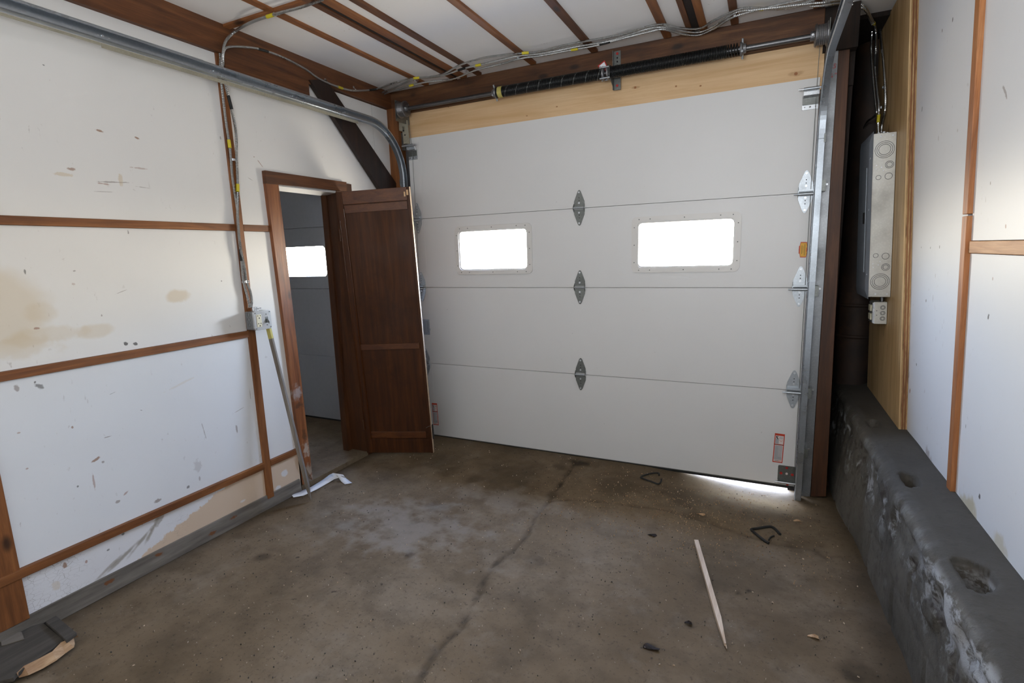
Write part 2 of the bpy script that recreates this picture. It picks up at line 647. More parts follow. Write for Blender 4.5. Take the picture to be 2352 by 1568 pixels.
def bl(px, py, ry, rz, col, k=0.8, **kw):
    kw.setdefault('plane', 'YZ')
    q = .72 if kw.get('wscale') == 60. else 1.0
    return (L2(px, py), (ry * q, rz * q), col, k * (.62 if col == TAN else .85), kw)


SM = dict(wscale=60.0, wob=0.6)
blots_top = [
    bl(230, 300, .022, .008, BRN, .9, ang=-5, **SM), bl(315, 316, .014, .007, BRN, .9, ang=-15, **SM), bl(166, 388, .022, .010, BRN, .8, **SM),
    bl(148, 400, .05, .012, TAN, .8, **SM), bl(262, 418, .10, .005, MR, .8, ang=4, **SM), bl(240, 422, .04, .006, RST, .7, ang=-4, **SM),
    bl(278, 412, .016, .035, TAN, .8, **SM), bl(322, 386, .05, .006, RST, .5, **SM), bl(102, 149, .006, .005, BLK, .8, **SM),
    bl(585, 360, .007, .004, RST, .8, **SM), bl(598, 374, .035, .004, RST, .7, ang=-48, **SM), bl(508, 316, .006, .012, MR, .8, **SM),
    bl(330, 430, .05, .003, MR, .6, ang=-3, **SM), bl(240, 440, .06, .003, MR, .5, ang=3, **SM), bl(575, 410, .03, .003, MR, .7, ang=-25, **SM)]
blots_mid = [
    bl(15, 715, .16, .17, TAN, .75, wob=.25, wscale=5.0), bl(95, 716, .06, .05, TAN, .45, wob=.3), bl(408, 680, .065, .035, TAN, .85, wob=.35),
    bl(218, 760, .085, .035, TAN, .6, wob=.3), bl(105, 770, .16, .04, TAN, .5, wob=.4), bl(20, 800, .2, .05, TAN, .5),
    bl(59, 624, .006, .014, BLK, .8, **SM), bl(86, 754, .018, .006, RST, .8, **SM), bl(170, 652, .01, .01, RST, .4, **SM), bl(296, 533, .005, .014, BLK, .7, **SM),
    bl(290, 789, .012, .014, BLK, 1., ang=40, **SM), bl(312, 790, .012, .014, BLK, 1., ang=40, **SM), bl(510, 645, .006, .006, BLK, .7, **SM),
    bl(235, 724, .005, .008, MR, .9, **SM), bl(172, 622, .008, .006, MR, .8, **SM), bl(280, 670, .04, .002, MR, .7, ang=18, **SM),
    bl(613, 722, .008, .03, TAN, .8, ang=-20, **SM)]
blots_low = [
    bl(92, 886, .016, .022, BLK, .8, ang=35, wscale=60., wob=.8), bl(40, 892, .015, .020, MR, .9, **SM), bl(82, 877, .007, .007, BLK, .9, **SM),
    bl(168, 982, .007, .009, BRN, .8, **SM), bl(222, 1055, .024, .008, BRN, .9, ang=20, **SM), bl(238, 1061, .008, .007, MR, .9, **SM),
    bl(217, 1105, .006, .06, RST, .6, **SM), bl(180, 1117, .006, .006, BLK, .8, **SM), bl(272, 1152, .014, .010, MR, .9, **SM), bl(291, 1132, .022, .008, RST, .7, ang=30, **SM),
    bl(363, 1150, .022, .014, MR, 1., **SM), bl(434, 1118, .011, .010, BLK, .8, **SM), bl(545, 985, .010, .04, MR, .9, **SM), bl(550, 942, .05, .003, MR, .9, ang=14, **SM),
    bl(470, 990, .004, .08, MR, .6, ang=8, **SM), bl(576, 905, .003, .05, MR, .9, **SM), bl(250, 1003, .026, .003, MR, .9, **SM), bl(260, 903, .02, .002, BLK, .5, ang=15, **SM),
    bl(455, 1070, .03, .05, MR, .35, **SM), bl(460, 1098, .007, .024, MR, .7, **SM), bl(420, 880, .12, .008, TAN, .35, ang=14, **SM), bl(45, 994, .01, .006, RST, .6, **SM),
    bl(64, 1076, .008, .006, RST, .7, **SM), bl(326, 942, .008, .002, BLK, .9, ang=-25, **SM), bl(508, 1106, .006, .012, MR, .7, **SM), bl(15, 1190, .01, .01, MR, .6, **SM)]
M['wall_top'] = board('left_board_top', blots_top)
M['wall_mid'] = board('left_board_mid', blots_mid)
M['wall_low'] = board('left_board_low', blots_low, col=(228, 230, 232))
M['wall_plain'] = board('white_board', [], col=(230, 230, 228))
M['ceiling'] = board('ceiling_board', [], col=(240, 239, 238), grime=0.06)


def peel(m_, c_):
    """bottom board: cream lining paper showing where the white paint has flaked away"""
    s_ = m_.xyz()
    n_ = m_.noise(20.0, 8, None, 0.7)
    # boundary climbs towards the door: z of boundary as a function of y
    ya, za = L2(324, 1279)
    yb, zb_ = L2(513, 1122)
    k_ = (zb_ - za) / (yb - ya)
    edge = m_.math('ADD', m_.math('MULTIPLY', s_[1], k_), za - k_ * ya)            # more cream for larger y
    d = m_.math('SUBTRACT', s_[2], edge)
    d = m_.math('ADD', d, m_.math('MULTIPLY', m_.math('SUBTRACT', n_, 0.5), 0.10))
    f_ = m_.rng(d, -0.004, 0.004, 1.0, 0.0)
    c_ = m_.mix(f_, c_, lin((214, 192, 168)))
    cr_ = m_.vor(38.0, m_.scaled((1, 1, 1.6)), 'DISTANCE_TO_EDGE')
    g_ = m_.math('MULTIPLY', m_.rng(cr_, 0.0, 0.03, 0.7, 0.0), m_.rng(m_.noise(5.0, 3), 0.5, 0.62, 0.0, 1.0))
    g_ = m_.math('MULTIPLY', g_, m_.rng(s_[1], -1.9, -2.0, 0.0, 1.0))
    return m_.mix(g_, c_, lin((120, 108, 100)))


GR = lin((150, 142, 130))
blots_base = [bl(352, 1215, .07, .010, GR, 1., ang=52, wob=.5, wscale=20., soft=.8), bl(325, 1243, .09, .010, GR, .95, ang=38, wob=.5, wscale=20., soft=.8), bl(285, 1278, .11, .010, GR, .95, ang=27, wob=.5, wscale=20., soft=.8), bl(252, 1303, .07, .008, GR, .8, ang=27, wob=.5, wscale=20., soft=.8),
              bl(365, 1195, .06, .02, GR, .8, ang=35, wob=.9, wscale=20.), bl(151, 1298, .012, .02, BRN, .9, **SM), bl(250, 1263, .010, .008, BLK, .8, **SM), bl(283, 1227, .010, .008, BLK, .9, **SM),
              bl(328, 1204, .006, .005, BLK, 1., **SM), bl(130, 1345, .02, .03, TAN, .6, **SM), bl(200, 1290, .006, .01, RST, .8, **SM),
              bl(655, 1085, .03, .02, lin((226, 226, 228)), 1., wob=.9), bl(640, 1120, .02, .012, lin((226, 226, 228)), 1., wob=.9), bl(560, 1150, .02, .01, lin((226, 226, 228)), .9, wob=.9)]
M['wall_base'] = board('left_board_base', blots_base, col=(226, 226, 228), extra=peel)


def R2(px, py):
    p = at_rw(px, py, 0.0)
    return (p.y, p.z)


def br(px, py, ry, rz, col, k=0.8, **kw):
    return (R2(px, py), (ry, rz), col, k, kw)


blots_right = [br(2188, 45, .006, .009, BLK, .8, **SM), br(2164, 70, .006, .008, MR, .9, **SM), br(2118, 250, .006, .012, BLK, .7, **SM), br(2308, 210, .03, .006, MR, .7, ang=50, **SM),
               br(2270, 728, .008, .010, BLK, .9, **SM), br(2127, 690, .008, .008, MR, .9, **SM), br(2105, 837, .008, .008, BLK, .7, **SM), br(2090, 897, .010, .014, RST, .8, **SM),
               br(2088, 860, .004, .02, MR, .9, **SM), br(2250, 1140, .008, .010, BLK, .9, **SM), br(2218, 978, .004, .010, BLK, .7, **SM), br(2130, 1060, .06, .06, lin((150, 138, 134)), .7, ang=-50, wob=.9),
               br(2160, 1120, .06, .04, lin((140, 126, 120)), .7, ang=-50, wob=.9), br(2225, 1190, .07, .10, lin((186, 172, 128)), .7, ang=-45, wob=.6), br(2290, 1290, .1, .07, lin((196, 184, 150)), .6, ang=-45, wob=.7),
               br(2090, 570, .005, .006, BLK, .6, **SM), br(2116, 568, .005, .006, BLK, .6, **SM), br(2137, 569, .005, .006, BLK, .6, **SM), br(2158, 567, .005, .006, BLK, .6, **SM),
               br(2210, 790, .002, .20, MR, .6, **SM), br(2280, 640, .004, .006, RST, .6, **SM), br(2310, 520, .004, .008, RST, .8, **SM), br(2275, 420, .006, .008, MR, .8, **SM)]
M['wall_right'] = board('right_board', blots_right, col=(228, 230, 233))

# floor: worn concrete, grime painted per vertex where the cracks and stains lie
m = Mat('floor_concrete')
at_ = m.n.new('ShaderNodeAttribute')
at_.attribute_name = 'grime'
n1 = m.noise(0.9, 6, None, 0.6)
n2 = m.noise(7.0, 6, None, 0.65)
n3 = m.noise(60.0, 4, None, 0.7)
c = m.ramp(n1, [(0.30, lin((92, 76, 54))), (0.5, lin((114, 98, 77))), (0.72, lin((130, 117, 100)))])
c = m.mix(m.rng(n2, 0.42, 0.72, 0.0, 0.5), c, lin((76, 65, 50)))
c = m.mix(m.rng(n3, 0.55, 0.70, 0.0, 0.6), c, lin((58, 50, 40)))
c = m.mix(m.rng(m.noise(24.0, 3), 0.68, 0.76, 0.0, 0.75), c, lin((50, 42, 32)))
c = m.mix(m.rng(m.noise(95.0, 2), 0.72, 0.76, 0.0, 0.8), c, lin((170, 162, 150)))
c = m.mix(m.math('MULTIPLY', m.rng(m.noise(2.3, 6, None, 0.7), 0.50, 0.70, 0.0, 0.30), 1.0), c, lin((142, 131, 117)))
c = m.mix(m.rng(m.noise(1.7, 5, m.scaled((1, 1, 1), (5, 3, 0)), 0.65), 0.52, 0.70, 0.0, 0.55), c, lin((72, 60, 42)))
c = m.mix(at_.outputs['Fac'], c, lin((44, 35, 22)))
c = m.blot(c, (-1.75, -1.30), (.42, .26), lin((154, 150, 146)), .34, plane='XY', wob=1.3, wscale=7., soft=.9)
c = m.blot(c, (-1.35, -0.80), (.40, .16), lin((148, 141, 133)), .25, plane='XY', wob=1.3, wscale=7., soft=.9)
m.bump(m.math('ADD', m.math('MULTIPLY', n3, 0.6), n2), 0.35, 0.006)
M['floor'] = m.out(c, 0.85, 0.0, 0.25)

# old block wall with broken render
m = Mat('old_concrete')
n1 = m.noise(3.0, 6, None, 0.65)
n2 = m.noise(26.0, 5, None, 0.7)
sp = m.xyz()
v2 = m.scaled((1, 1.0, 0.8))
n4 = m.noise(8.0, 5, v2, 0.7)
c = m.ramp(n1, [(0.3, lin((58, 54, 47))), (0.5, lin((82, 78, 70))), (0.75, lin((104, 100, 92)))])
c = m.mix(m.rng(n2, 0.5, 0.7, 0.0, 0.6), c, lin((46, 42, 36)))
at_ = m.n.new('ShaderNodeAttribute')
at_.attribute_name = 'rough_band'
band = at_.outputs['Fac']
c = m.mix(m.math('MULTIPLY', band, m.rng(n4, 0.52, 0.62, 0.0, 0.75)), c, lin((158, 160, 162)))
c = m.mix(m.math('MULTIPLY', band, m.rng(m.noise(14.0, 4, v2), 0.56, 0.66, 0.0, 0.9)), c, lin((48, 38, 31)))
c = m.mix(m.rng(sp[2], 0.515, 0.535, 0.0, 0.75), c, lin((62, 59, 54)))
eff = m.math('MULTIPLY', m.rng(sp[1], -1.35, -1.75, 0.0, 1.0), m.rng(m.noise(6.0, 6, m.scaled((1, 1, 2.0)), 0.7), 0.44, 0.54, 0.0, 0.85))
eff = m.math('MULTIPLY', eff, m.math('MULTIPLY', m.rng(sp[2], 0.36, 0.44, 0.0, 1.0), m.rng(sp[2], 0.50, 0.53, 1.0, 0.0)))
c = m.mix(eff, c, lin((176, 178, 180)))
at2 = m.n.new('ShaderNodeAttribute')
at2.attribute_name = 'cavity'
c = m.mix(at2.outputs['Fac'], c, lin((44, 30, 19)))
m.bump(m.math('ADD', n2, n1), 0.5, 0.01)
M['old_concrete'] = m.out(c, 0.85)
M['cap'] = plain('cap_mortar', (108, 106, 102), 0.85)
m = Mat('rusty_pipe')
n1 = m.noise(4.0, 6, None, 0.65)
M['pipe'] = m.out(m.ramp(n1, [(0.35, lin((26, 22, 20))), (0.6, lin((52, 36, 26))), (0.8, lin((84, 56, 36)))]), 0.7)
m = Mat('weathered_plank')
n1 = m.noise(3.0, 6, m.scaled((6, 1, 9)), 0.6)
c = m.ramp(n1, [(0.3, lin((80, 74, 66))), (0.6, lin((116, 109, 100))), (0.8, lin((138, 132, 122)))])
for px, py in ((535, 1187), (483, 1225), (363, 1273), (250, 1335)):
    c = m.blot(c, L2(px, py), (.022, .010), lin((112, 66, 24)), .9, plane='YZ', wob=.8, wscale=40.)
m.bump(n1, 0.3, 0.004)
M['plank'] = m.out(c, 0.85)
m = Mat('ground_outside')
M['ground'] = m.out(m.mix(m.rng(m.noise(3.0), 0.3, 0.7), lin((214, 214, 214)), lin((190, 188, 186))), 0.9)
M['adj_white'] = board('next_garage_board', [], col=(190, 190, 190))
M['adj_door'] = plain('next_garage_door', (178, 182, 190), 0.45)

# ------------------------------------------------------------------ SETTING
# floor: one sheet, dips to the right corner by the door (daylight gap), groove along the cracks
crack_px = [[(1328, 1052), (1304, 1088), (1278, 1126), (1262, 1150), (1240, 1172), (1226, 1196), (1212, 1226), (1180, 1262), (1130, 1300), (1100, 1360), (1060, 1440), (1008, 1484), (980, 1530), (960, 1568)],
            [(1262, 1150), (1310, 1148), (1360, 1150), (1430, 1158), (1520, 1170), (1620, 1196), (1700, 1226), (1790, 1252), (1870, 1262), (1896, 1280), (1930, 1278), (1975, 1296)],
            [(1905, 1285), (1930, 1360), (1945, 1430), (1990, 1476), (2040, 1490)]]
cracks = [[at(x, y, 2, 0.0).xy for x, y in c_] for c_ in crack_px]
stains = [(at(x, y, 2, 0.0).xy, r_, k_) for x, y, r_, k_ in (
    (1330, 1062, .10, .9), (1180, 1090, .30, .38), (1010, 1060, .22, .42), (1420, 1110, .22, .35), (1560, 1140, .25, .35), (900, 1090, .2, .3), (1750, 1170, .2, .4), (1290, 1072, .07, .5), (1090, 1100, .10, .5), (1030, 1080, .12, .4), (1195, 1108, .10, .55), (1130, 1105, .06, .5), (1270, 1135, .07, .6), (600, 1280, .05, .6), (545, 1228, .05, .4),
    (1495, 1486, .035, .9), (1584, 1435, .02, .8), (1500, 1229, .018, .9), (1600, 1180, .10, .45), (1900, 1110, .22, .8), (1680, 1100, .12, .35), (1860, 1250, .1, .3), (1960, 1555, .05, .7), (1720, 1357, .016, .9), (1697, 1362, .014, .9),
    (1240, 1290, .04, .4), (1000, 1165, .09, .35), (770, 1120, .05, .35), (1985, 1540, .09, .5), (1680, 1150, .14, .35), (940, 1275, .03, .6), (700, 1300, .14, .25), (390, 1480, .16, .25), (1200, 1500, .16, .22), (1780, 1440, .2, .2))]


def sstep(a, b, x):
    t = min(1.0, max(0.0, (x - a) / (b - a)))
    return t * t * (3 - 2 * t)


def floor_z(x, y):
    return -0.052 * sstep(-0.75, 0.15, x) * sstep(-0.55, -0.05, y)


def seg_dist(p, a, b):
    ab = b - a
    t = max(0.0, min(1.0, (p - a).dot(ab) / max(1e-9, ab.length_squared)))
    return (p - a - ab * t).length


def build_floor():
    x0, x1, y0, y1, st = -2.70, 0.75, -3.3, 0.94, 0.0135
    nx, ny = int((x1 - x0) / st), int((y1 - y0) / st)
    vs, gr = [], []
    segs = [(c_[i], c_[i + 1], 1.0 if ci == 0 else (0.65 if ci == 1 else 0.25)) for ci, c_ in enumerate(cracks) for i in range(len(c_) - 1)]
    for j in range(ny + 1):
        y = y0 + (y1 - y0) * j / ny
        for i in range(nx + 1):
            x = x0 + (x1 - x0) * i / nx
            p = Vector((x, y))
            wob = noise.noise(Vector((x * 9, y * 9, 0))) * 0.02
            z = floor_z(x, y) + 0.004 * noise.noise(Vector((x * 2.2, y * 2.2, 3))) + 0.0012 * noise.noise(Vector((x * 16, y * 16, 5)))
            g = 0.0
            for a, b, k in segs:
                if min(a.x, b.x) - 0.12 < x < max(a.x, b.x) + 0.12 and min(a.y, b.y) - 0.12 < y < max(a.y, b.y) + 0.12:
                    d = seg_dist(p, a, b) + wob * 0.7
                    if d < 0.016:
                        z -= 0.008 * k * (1 - d / 0.016)
                    g = max(g, k * 0.85 * (1 - sstep(0.0, 0.022, d)) * (0.6 + 0.6 * noise.noise(Vector((x * 20, y * 20, 8)))))
            for c_, r_, k in stains:
                d = (p - c_).length / r_
                if d < 1.4:
                    d += noise.noise(Vector((x * 14, y * 14, 1))) * 0.5
                    g = max(g, k * (1 - sstep(0.2, 1.1, d)))
            # darker along the side walls, dirt gathered below the door
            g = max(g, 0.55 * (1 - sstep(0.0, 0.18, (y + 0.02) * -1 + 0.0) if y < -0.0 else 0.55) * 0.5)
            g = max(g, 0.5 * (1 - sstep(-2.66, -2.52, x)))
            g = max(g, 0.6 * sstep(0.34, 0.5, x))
            vs.append((x, y, z))
            gr.append(max(0.0, min(1.0, g)))
    fs = [(j * (nx + 1) + i, j * (nx + 1) + i + 1, (j + 1) * (nx + 1) + i + 1, (j + 1) * (nx + 1) + i) for j in range(ny) for i in range(nx)]
    n0 = len(vs)
    vs += [(-2.9, -8.0, 0), (0.9, -8.0, 0), (0.9, -3.3, 0), (-2.9, -3.3, 0)]
    gr += [0.1] * 4
    fs.append((n0, n0 + 1, n0 + 2, n0 + 3))
    mb = MB()
    mb.add(vs, fs, True)
    o = mb.build('floor', M['floor'], kind='structure', recalc=False)
    a = o.data.attributes.new('grime', 'FLOAT', 'POINT')
    a.data.foreach_set('value', gr)
    return o


build_floor()
MB().box((-6.0, 0.10, -0.30), (3.0, 1.3, -0.062)).build('driveway', M['ground'], kind='structure')

# ---- left wall
TOP, B1, B2 = 2.575, 1.6925, 1.655
WX = -2.66                     # board face
FX = -2.648                    # framing face
wall = MB()
wall.box((-2.85, -8.0, 0.0), (-2.69, -1.16, 2.9))
wall.box((-2.85, -0.55, 0.0), (-2.69, 0.62, 2.9))
wall.box((-2.85, -1.16, 1.95), (-2.69, -0.55, 2.9))
wall_left = wall.build('wall_left', M['wall_plain'], kind='structure')


def lp(y0, z0, y1, z1, mat, name='wall_panel', x=WX):
    return MB().box((-2.69, y0, z0), (x, y1, z1)).build(name, mat, wall_left)


lp(-2.605, B1, -1.452, TOP + .02, M['wall_top'])
lp(-2.605, 1.0945, -1.452, B2, M['wall_mid'])
lp(-2.605, 0.294, -1.452, 1.0555, M['wall_low'])
lp(-2.605, 0.03, -1.452, 0.2545, M['wall_base'])
lp(-1.405, 2.0, -0.212, TOP + .02, M['wall_top'])
lp(-0.209, 0.0, 0.0, TOP + .02, M['wall_plain'])
lp(-0.50, 0.0, -0.212, 2.0, M['wall_plain'])
MB().box((-2.69, -0.548, 0.0), (-2.652, -0.50, 2.0)).build('side_casing', M['jamb_dark'], wall_left)
lp(-1.405, B1, -1.18, 2.0, M['wall_top'])
lp(-1.405, 0.294, -1.18, B2, M['wall_mid'])
lp(-1.405, 0.03, -1.18, 0.2545, M['wall_base'])
lp(-3.9, 0.294, -2.70, TOP + .02, M['wall_plain'])
lp(-3.9, 0.03, -2.70, 0.2545, M['wall_base'])
lp(-7.9, 0.03, -3.9, TOP + .02, M['wall_plain'])


def stud(y0, y1, z0, z1, mat='brown_z', name='stud', x=FX):
    return MB().box((-2.70, y0, z0), (x, y1, z1)).build(name, M[mat], wall_left, bevel=0.002)


stud(-1.4515, -1.4055, 0.06, TOP)
stud(-2.6995, -2.6055, 0.075, TOP)
stud(-2.604, -1.453, 1.656, 1.6915, 'brown_y', 'girt')
stud(-1.4045, -1.216, 1.656, 1.6915, 'brown_y', 'girt')
stud(-2.604, -1.453, 1.0565, 1.0935, 'brown_y', 'girt')
stud(-3.9, -1.453, 0.2555, 0.293, 'brown_y', 'girt', x=FX + .006)
stud(-1.4045, -1.18, 0.2555, 0.293, 'brown_y', 'girt', x=FX + .002)
stud(-3.9, -2.70, 1.656, 1.6915, 'brown_y', 'girt')
stud(-3.9, -2.70, 1.0565, 1.0935, 'brown_y', 'girt')
# top plate of the wall, two boards, the lower one cut short
hp = MB()
hp.slab([(-2.63, -8.0, 2.575), (-2.63, -0.812, 2.575), (-2.63, -0.812 + .05, 2.60), (-2.63, 0.02, 2.60), (-2.63, 0.02, 2.73), (-2.63, -8.0, 2.73)], (-0.06, 0, 0))
hp.build('top_plate', M['dark_y'], wall_left, bevel=0.002)
MB().box((-2.645, -1.425, 2.49), (-2.622, -0.845, 2.585)).build('header_board', M['dark_y'], wall_left, bevel=0.002)
MB().box((-2.69, -0.035, 0.0), (-2.565, 0.06, 2.60)).build('corner_post', M['brown_z'], wall_left, bevel=0.002)
# diagonal brace
pts = [at(712, 183, 0, -2.615), at(750, 183, 0, -2.615), at(918, 432, 0, -2.615), at(872, 432, 0, -2.615)]
d1 = (pts[3] - pts[0]) * 0.12
d2 = (pts[2] - pts[1]) * 0.12
MB().slab([pts[0], pts[1], pts[2] + d2, pts[3] + d1], (-0.035, 0, 0)).build('diagonal_brace', M['brace'], wall_left, bevel=0.002)
# weathered plank along the foot of the wall
bp = MB()
bp.slab([(-2.642, -3.9, 0.0), (-2.672, -3.9, 0.0), (-2.672, -3.9, 0.085), (-2.652, -3.9, 0.085)], (0, 2.70, 0))
bp.build('baseboard_left', M['plank'], kind='structure', bevel=0.003)

# ---- doorway in the left wall (frame leans with the old building)
door_1 = thing('door_1', 'brown wooden door frame in the white left wall, opening to a dark garage', None, (-2.65, -0.9, 0), kind='structure')


def quadL(px, x=-2.635, th=-0.03, name='casing', mat='casing'):
    p = [at(a, b, 0, x) for a, b in px]
    return MB().slab(p, (th, 0, 0)).build(name, M[mat], door_1, bevel=0.002)


quadL([(609, 391), (796, 418), (797, 439), (612, 421)], x=-2.63, name='head_casing', mat='dark_y')
quadL([(611, 419), (640, 423), (719, 1102), (693, 1058)], name='side_casing')
# hinge-side jamb (seen through the opening), head and sill
MB().hexa([(-2.85, -0.552, 0.03), (-2.655, -0.555, 0.03), (-2.655, -0.50, 0.03), (-2.85, -0.50, 0.03),
           (-2.85, -0.572, 1.97), (-2.655, -0.652, 1.97), (-2.655, -0.50, 1.97), (-2.85, -0.50, 1.97)]).build('jamb', M['jamb_dark'], door_1)
MB().box((-2.85, -0.60, 0.03), (-2.80, -0.56, 1.93)).build('door_stop', M['jamb_dark'], door_1)
MB().box((-2.85, -1.19, 0.03), (-2.66, -1.145, 1.95)).build('jamb', M['brown_z'], door_1)
MB().box((-2.85, -1.18, 1.928), (-2.66, -0.56, 1.96)).build('head_jamb', M['wall_plain'], door_1)
MB().box((-2.87, -1.19, -0.02), (-2.655, -0.50, 0.032)).build('sill', M['floor'], door_1)

# ---- the garage next door, seen through the opening
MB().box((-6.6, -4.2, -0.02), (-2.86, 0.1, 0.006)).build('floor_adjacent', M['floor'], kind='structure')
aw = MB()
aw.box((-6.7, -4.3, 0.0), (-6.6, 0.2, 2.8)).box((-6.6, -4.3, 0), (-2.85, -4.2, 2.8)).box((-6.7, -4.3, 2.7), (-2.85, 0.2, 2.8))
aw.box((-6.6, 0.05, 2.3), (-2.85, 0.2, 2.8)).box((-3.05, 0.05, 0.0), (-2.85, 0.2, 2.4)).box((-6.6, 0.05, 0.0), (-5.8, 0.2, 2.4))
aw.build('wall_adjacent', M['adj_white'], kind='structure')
door_2 = thing('door_2', 'grey sectional door of the dark garage next door, seen through the doorway', None, (-4.4, 0, 0), kind='structure')


def xz(y0):
    return lambda a, b, w_: Vector((a, y0 + w_, b))


zs2 = [0.02, 0.614, 1.225, 1.76, 2.37]
for i in range(4):
    holes = []
    if i == 2:
        holes = [rrect(-4.06, 1.334, -3.452, 1.598, .035), rrect(-5.4, 1.334, -4.8, 1.598, .035)]
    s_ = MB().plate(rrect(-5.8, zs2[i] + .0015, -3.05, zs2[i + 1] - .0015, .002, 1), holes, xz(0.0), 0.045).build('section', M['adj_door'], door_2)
    for h in holes:
        MB().plate(h, [], xz(0.02), 0.003).build('pane', M['glass'], s_)
for z in zs2[1:4]:
    MB().box((-5.8, 0.030, z - .012), (-3.05, 0.0449, z + .012)).build('joint_light_stop', M['adj_door'], door_2)  # unseen strip added behind the joint to block daylight
MB().box((-5.8, 0.0, -0.01), (-3.05, 0.045, 0.02)).build('bottom_seal', M['rubber'], door_2)

# ---- ceiling
CZ = 2.72
cl = MB().box((-2.9, -8.0, CZ + .004), (0.75, 0.65, CZ + .08))
ceiling = cl.build('ceiling', M['ceiling'], kind='structure')
strips = [(-2.295, -2.256), (-2.052, -2.015), (-1.985, -1.935), (-1.858, -1.818), (-1.450, -1.408), (-1.035, -0.990), (-0.590, -0.545), (-0.455, -0.425), (-0.385, -0.345), (-0.222, -0.182), (0.18, 0.22)]
for i, (a, b) in enumerate(strips):
    th = 0.010
    MB().box((a, -7.9, CZ - th), (b, -0.045, CZ + .006)).build('ceiling_strip', M['dark_y'] if i % 2 else M['brown_y'], ceiling, bevel=0.002)
MB().box((-2.015, -7.9, CZ - .002), (-1.985, -0.045, CZ + .005)).build('ceiling_gap', M['black_wood'], ceiling)
MB().box((-0.425, -7.9, CZ - .002), (-0.385, -0.045, CZ + .005)).build('ceiling_gap', M['black_wood'], ceiling)
MB().box((-2.64, -1.405, CZ - .009), (-2.296, -1.365, CZ + .006)).build('ceiling_strip', M['brown_x'], ceiling, bevel=0.002)
MB().box((-2.255, -1.405, CZ - .009), (-2.053, -1.365, CZ + .006)).build('ceiling_strip', M['brown_x'], ceiling, bevel=0.002)

# ---- front wall round the garage door
wf = MB()
wf.box((-2.85, 0.07, 2.33), (0.40, 0.22, 2.9))
wf.box((0.30, 0.22, 2.70), (0.95, 1.05, 2.9))
wf.box((-2.85, 0.07, -0.1), (-2.475, 0.22, 2.4))
wf.box((0.205, 0.07, -0.1), (0.305, 0.22, 2.4))
wf.box((0.30, 0.09, -0.1), (0.40, 0.95, 2.9))
wf.box((0.30, 0.92, -0.1), (1.0, 1.05, 2.9))
wall_front = wf.build('wall_front', M['black_wood'], kind='structure')
MB().box((-2.64, -0.012, 2.56), (0.24, 0.07, CZ + .004)).build('header_beam', M['dark_x'], wall_front, bevel=0.004)
MB().box((-2.515, 0.022, 2.33), (0.252, 0.069, 2.605)).build('pine_header', M['pine'], wall_front, bevel=0.002)
# right jamb: zinc faced strip, then the brown corner post
def quadF(px, y, th, name, mat, parent=wall_front):
    p = [at(a, b, 1, y) for a, b in px]
    return MB().slab(p, (0, th, 0)).build(name, M[mat], parent, bevel=0.0015)


quadF([(1910, 60), (1930, 60), (1861, 1140), (1838, 1140)], 0.012, 0.05, 'jamb_strip', 'galv_paint')
quadF([(1931, 40), (1956, 40), (1897, 1140), (1862, 1140)], 0.02, 0.07, 'corner_post', 'jamb_dark')
quadF([(926, 262), (936, 262), (990, 1015), (975, 1015)], 0.03, 0.035, 'jamb_strip', 'galv_paint')
MB().box((0.40, 0.90, 0.5), (0.80, 0.92, 2.70)).build('wall_panel', M['black_wood'], wall_front)
MB().box((0.24, -0.005, 2.50), (0.40, 0.069, 2.72)).build('corner_block', M['black_wood'], wall_front)

# ---- right wall
wr = MB()
a8 = [rw(-8.0, 0.4, 0), rw(0.93, 0.4, 0), rw(0.93, 0.4, -0.1), rw(-8.0, 0.4, -0.1)]
b8 = [rw(-8.0, 2.9, 0), rw(0.93, 2.9, 0), rw(0.93, 2.9, -0.1), rw(-8.0, 2.9, -0.1)]
wr.hexa([p + Vector((.02, 0, 0)) for p in a8] + [p + Vector((.02, 0, 0)) for p in b8])
wall_right = wr.build('wall_right', M['black_wood'], kind='structure')


def rbox(y0, z0, y1, z1, d0, d1):
    p = [rw(y0, z0, d0), rw(y1, z0, d0), rw(y1, z0, d1), rw(y0, z0, d1), rw(y0, z1, d0), rw(y1, z1, d0), rw(y1, z1, d1), rw(y0, z1, d1)]
    return MB().hexa(p)


for y0, z0, y1, z1 in ((-1.071, 0.42, -0.20, 2.85), (-2.6, 1.4815, -1.119, 2.85), (-2.6, 0.42, -1.119, 1.437), (-7.9, 0.42, -2.64, 2.85)):
    rbox(y0, z0, y1, z1, -0.02, 0.0).build('wall_panel', M['wall_right'], wall_right)
# stud in two pieces: cracked through at half height
rbox(-1.118, 1.573, -1.072, 2.85, -0.03, 0.016).build('stud', M['orange_z'], wall_right, bevel=0.002)
rbox(-1.118, 0.40, -1.072, 1.566, -0.03, 0.016).build('stud', M['orange_z'], wall_right, bevel=0.002)
rbox(-2.6, 1.439, -1.119, 1.4795, -0.03, 0.006).build('girt', M['pine_right'], wall_right, bevel=0.002)
rbox(-2.64, 0.42, -2.60, 2.85, -0.03, 0.016).build('stud', M['orange_z'], wall_right, bevel=0.002)

# old block wall below, with its ledge: one displaced sheet
holes3 = [(at(px, py, 2, 0.54), r_) for px, py, r_ in ((2002, 972, .036), (2082, 1100, .040), (2228, 1318, .048))]


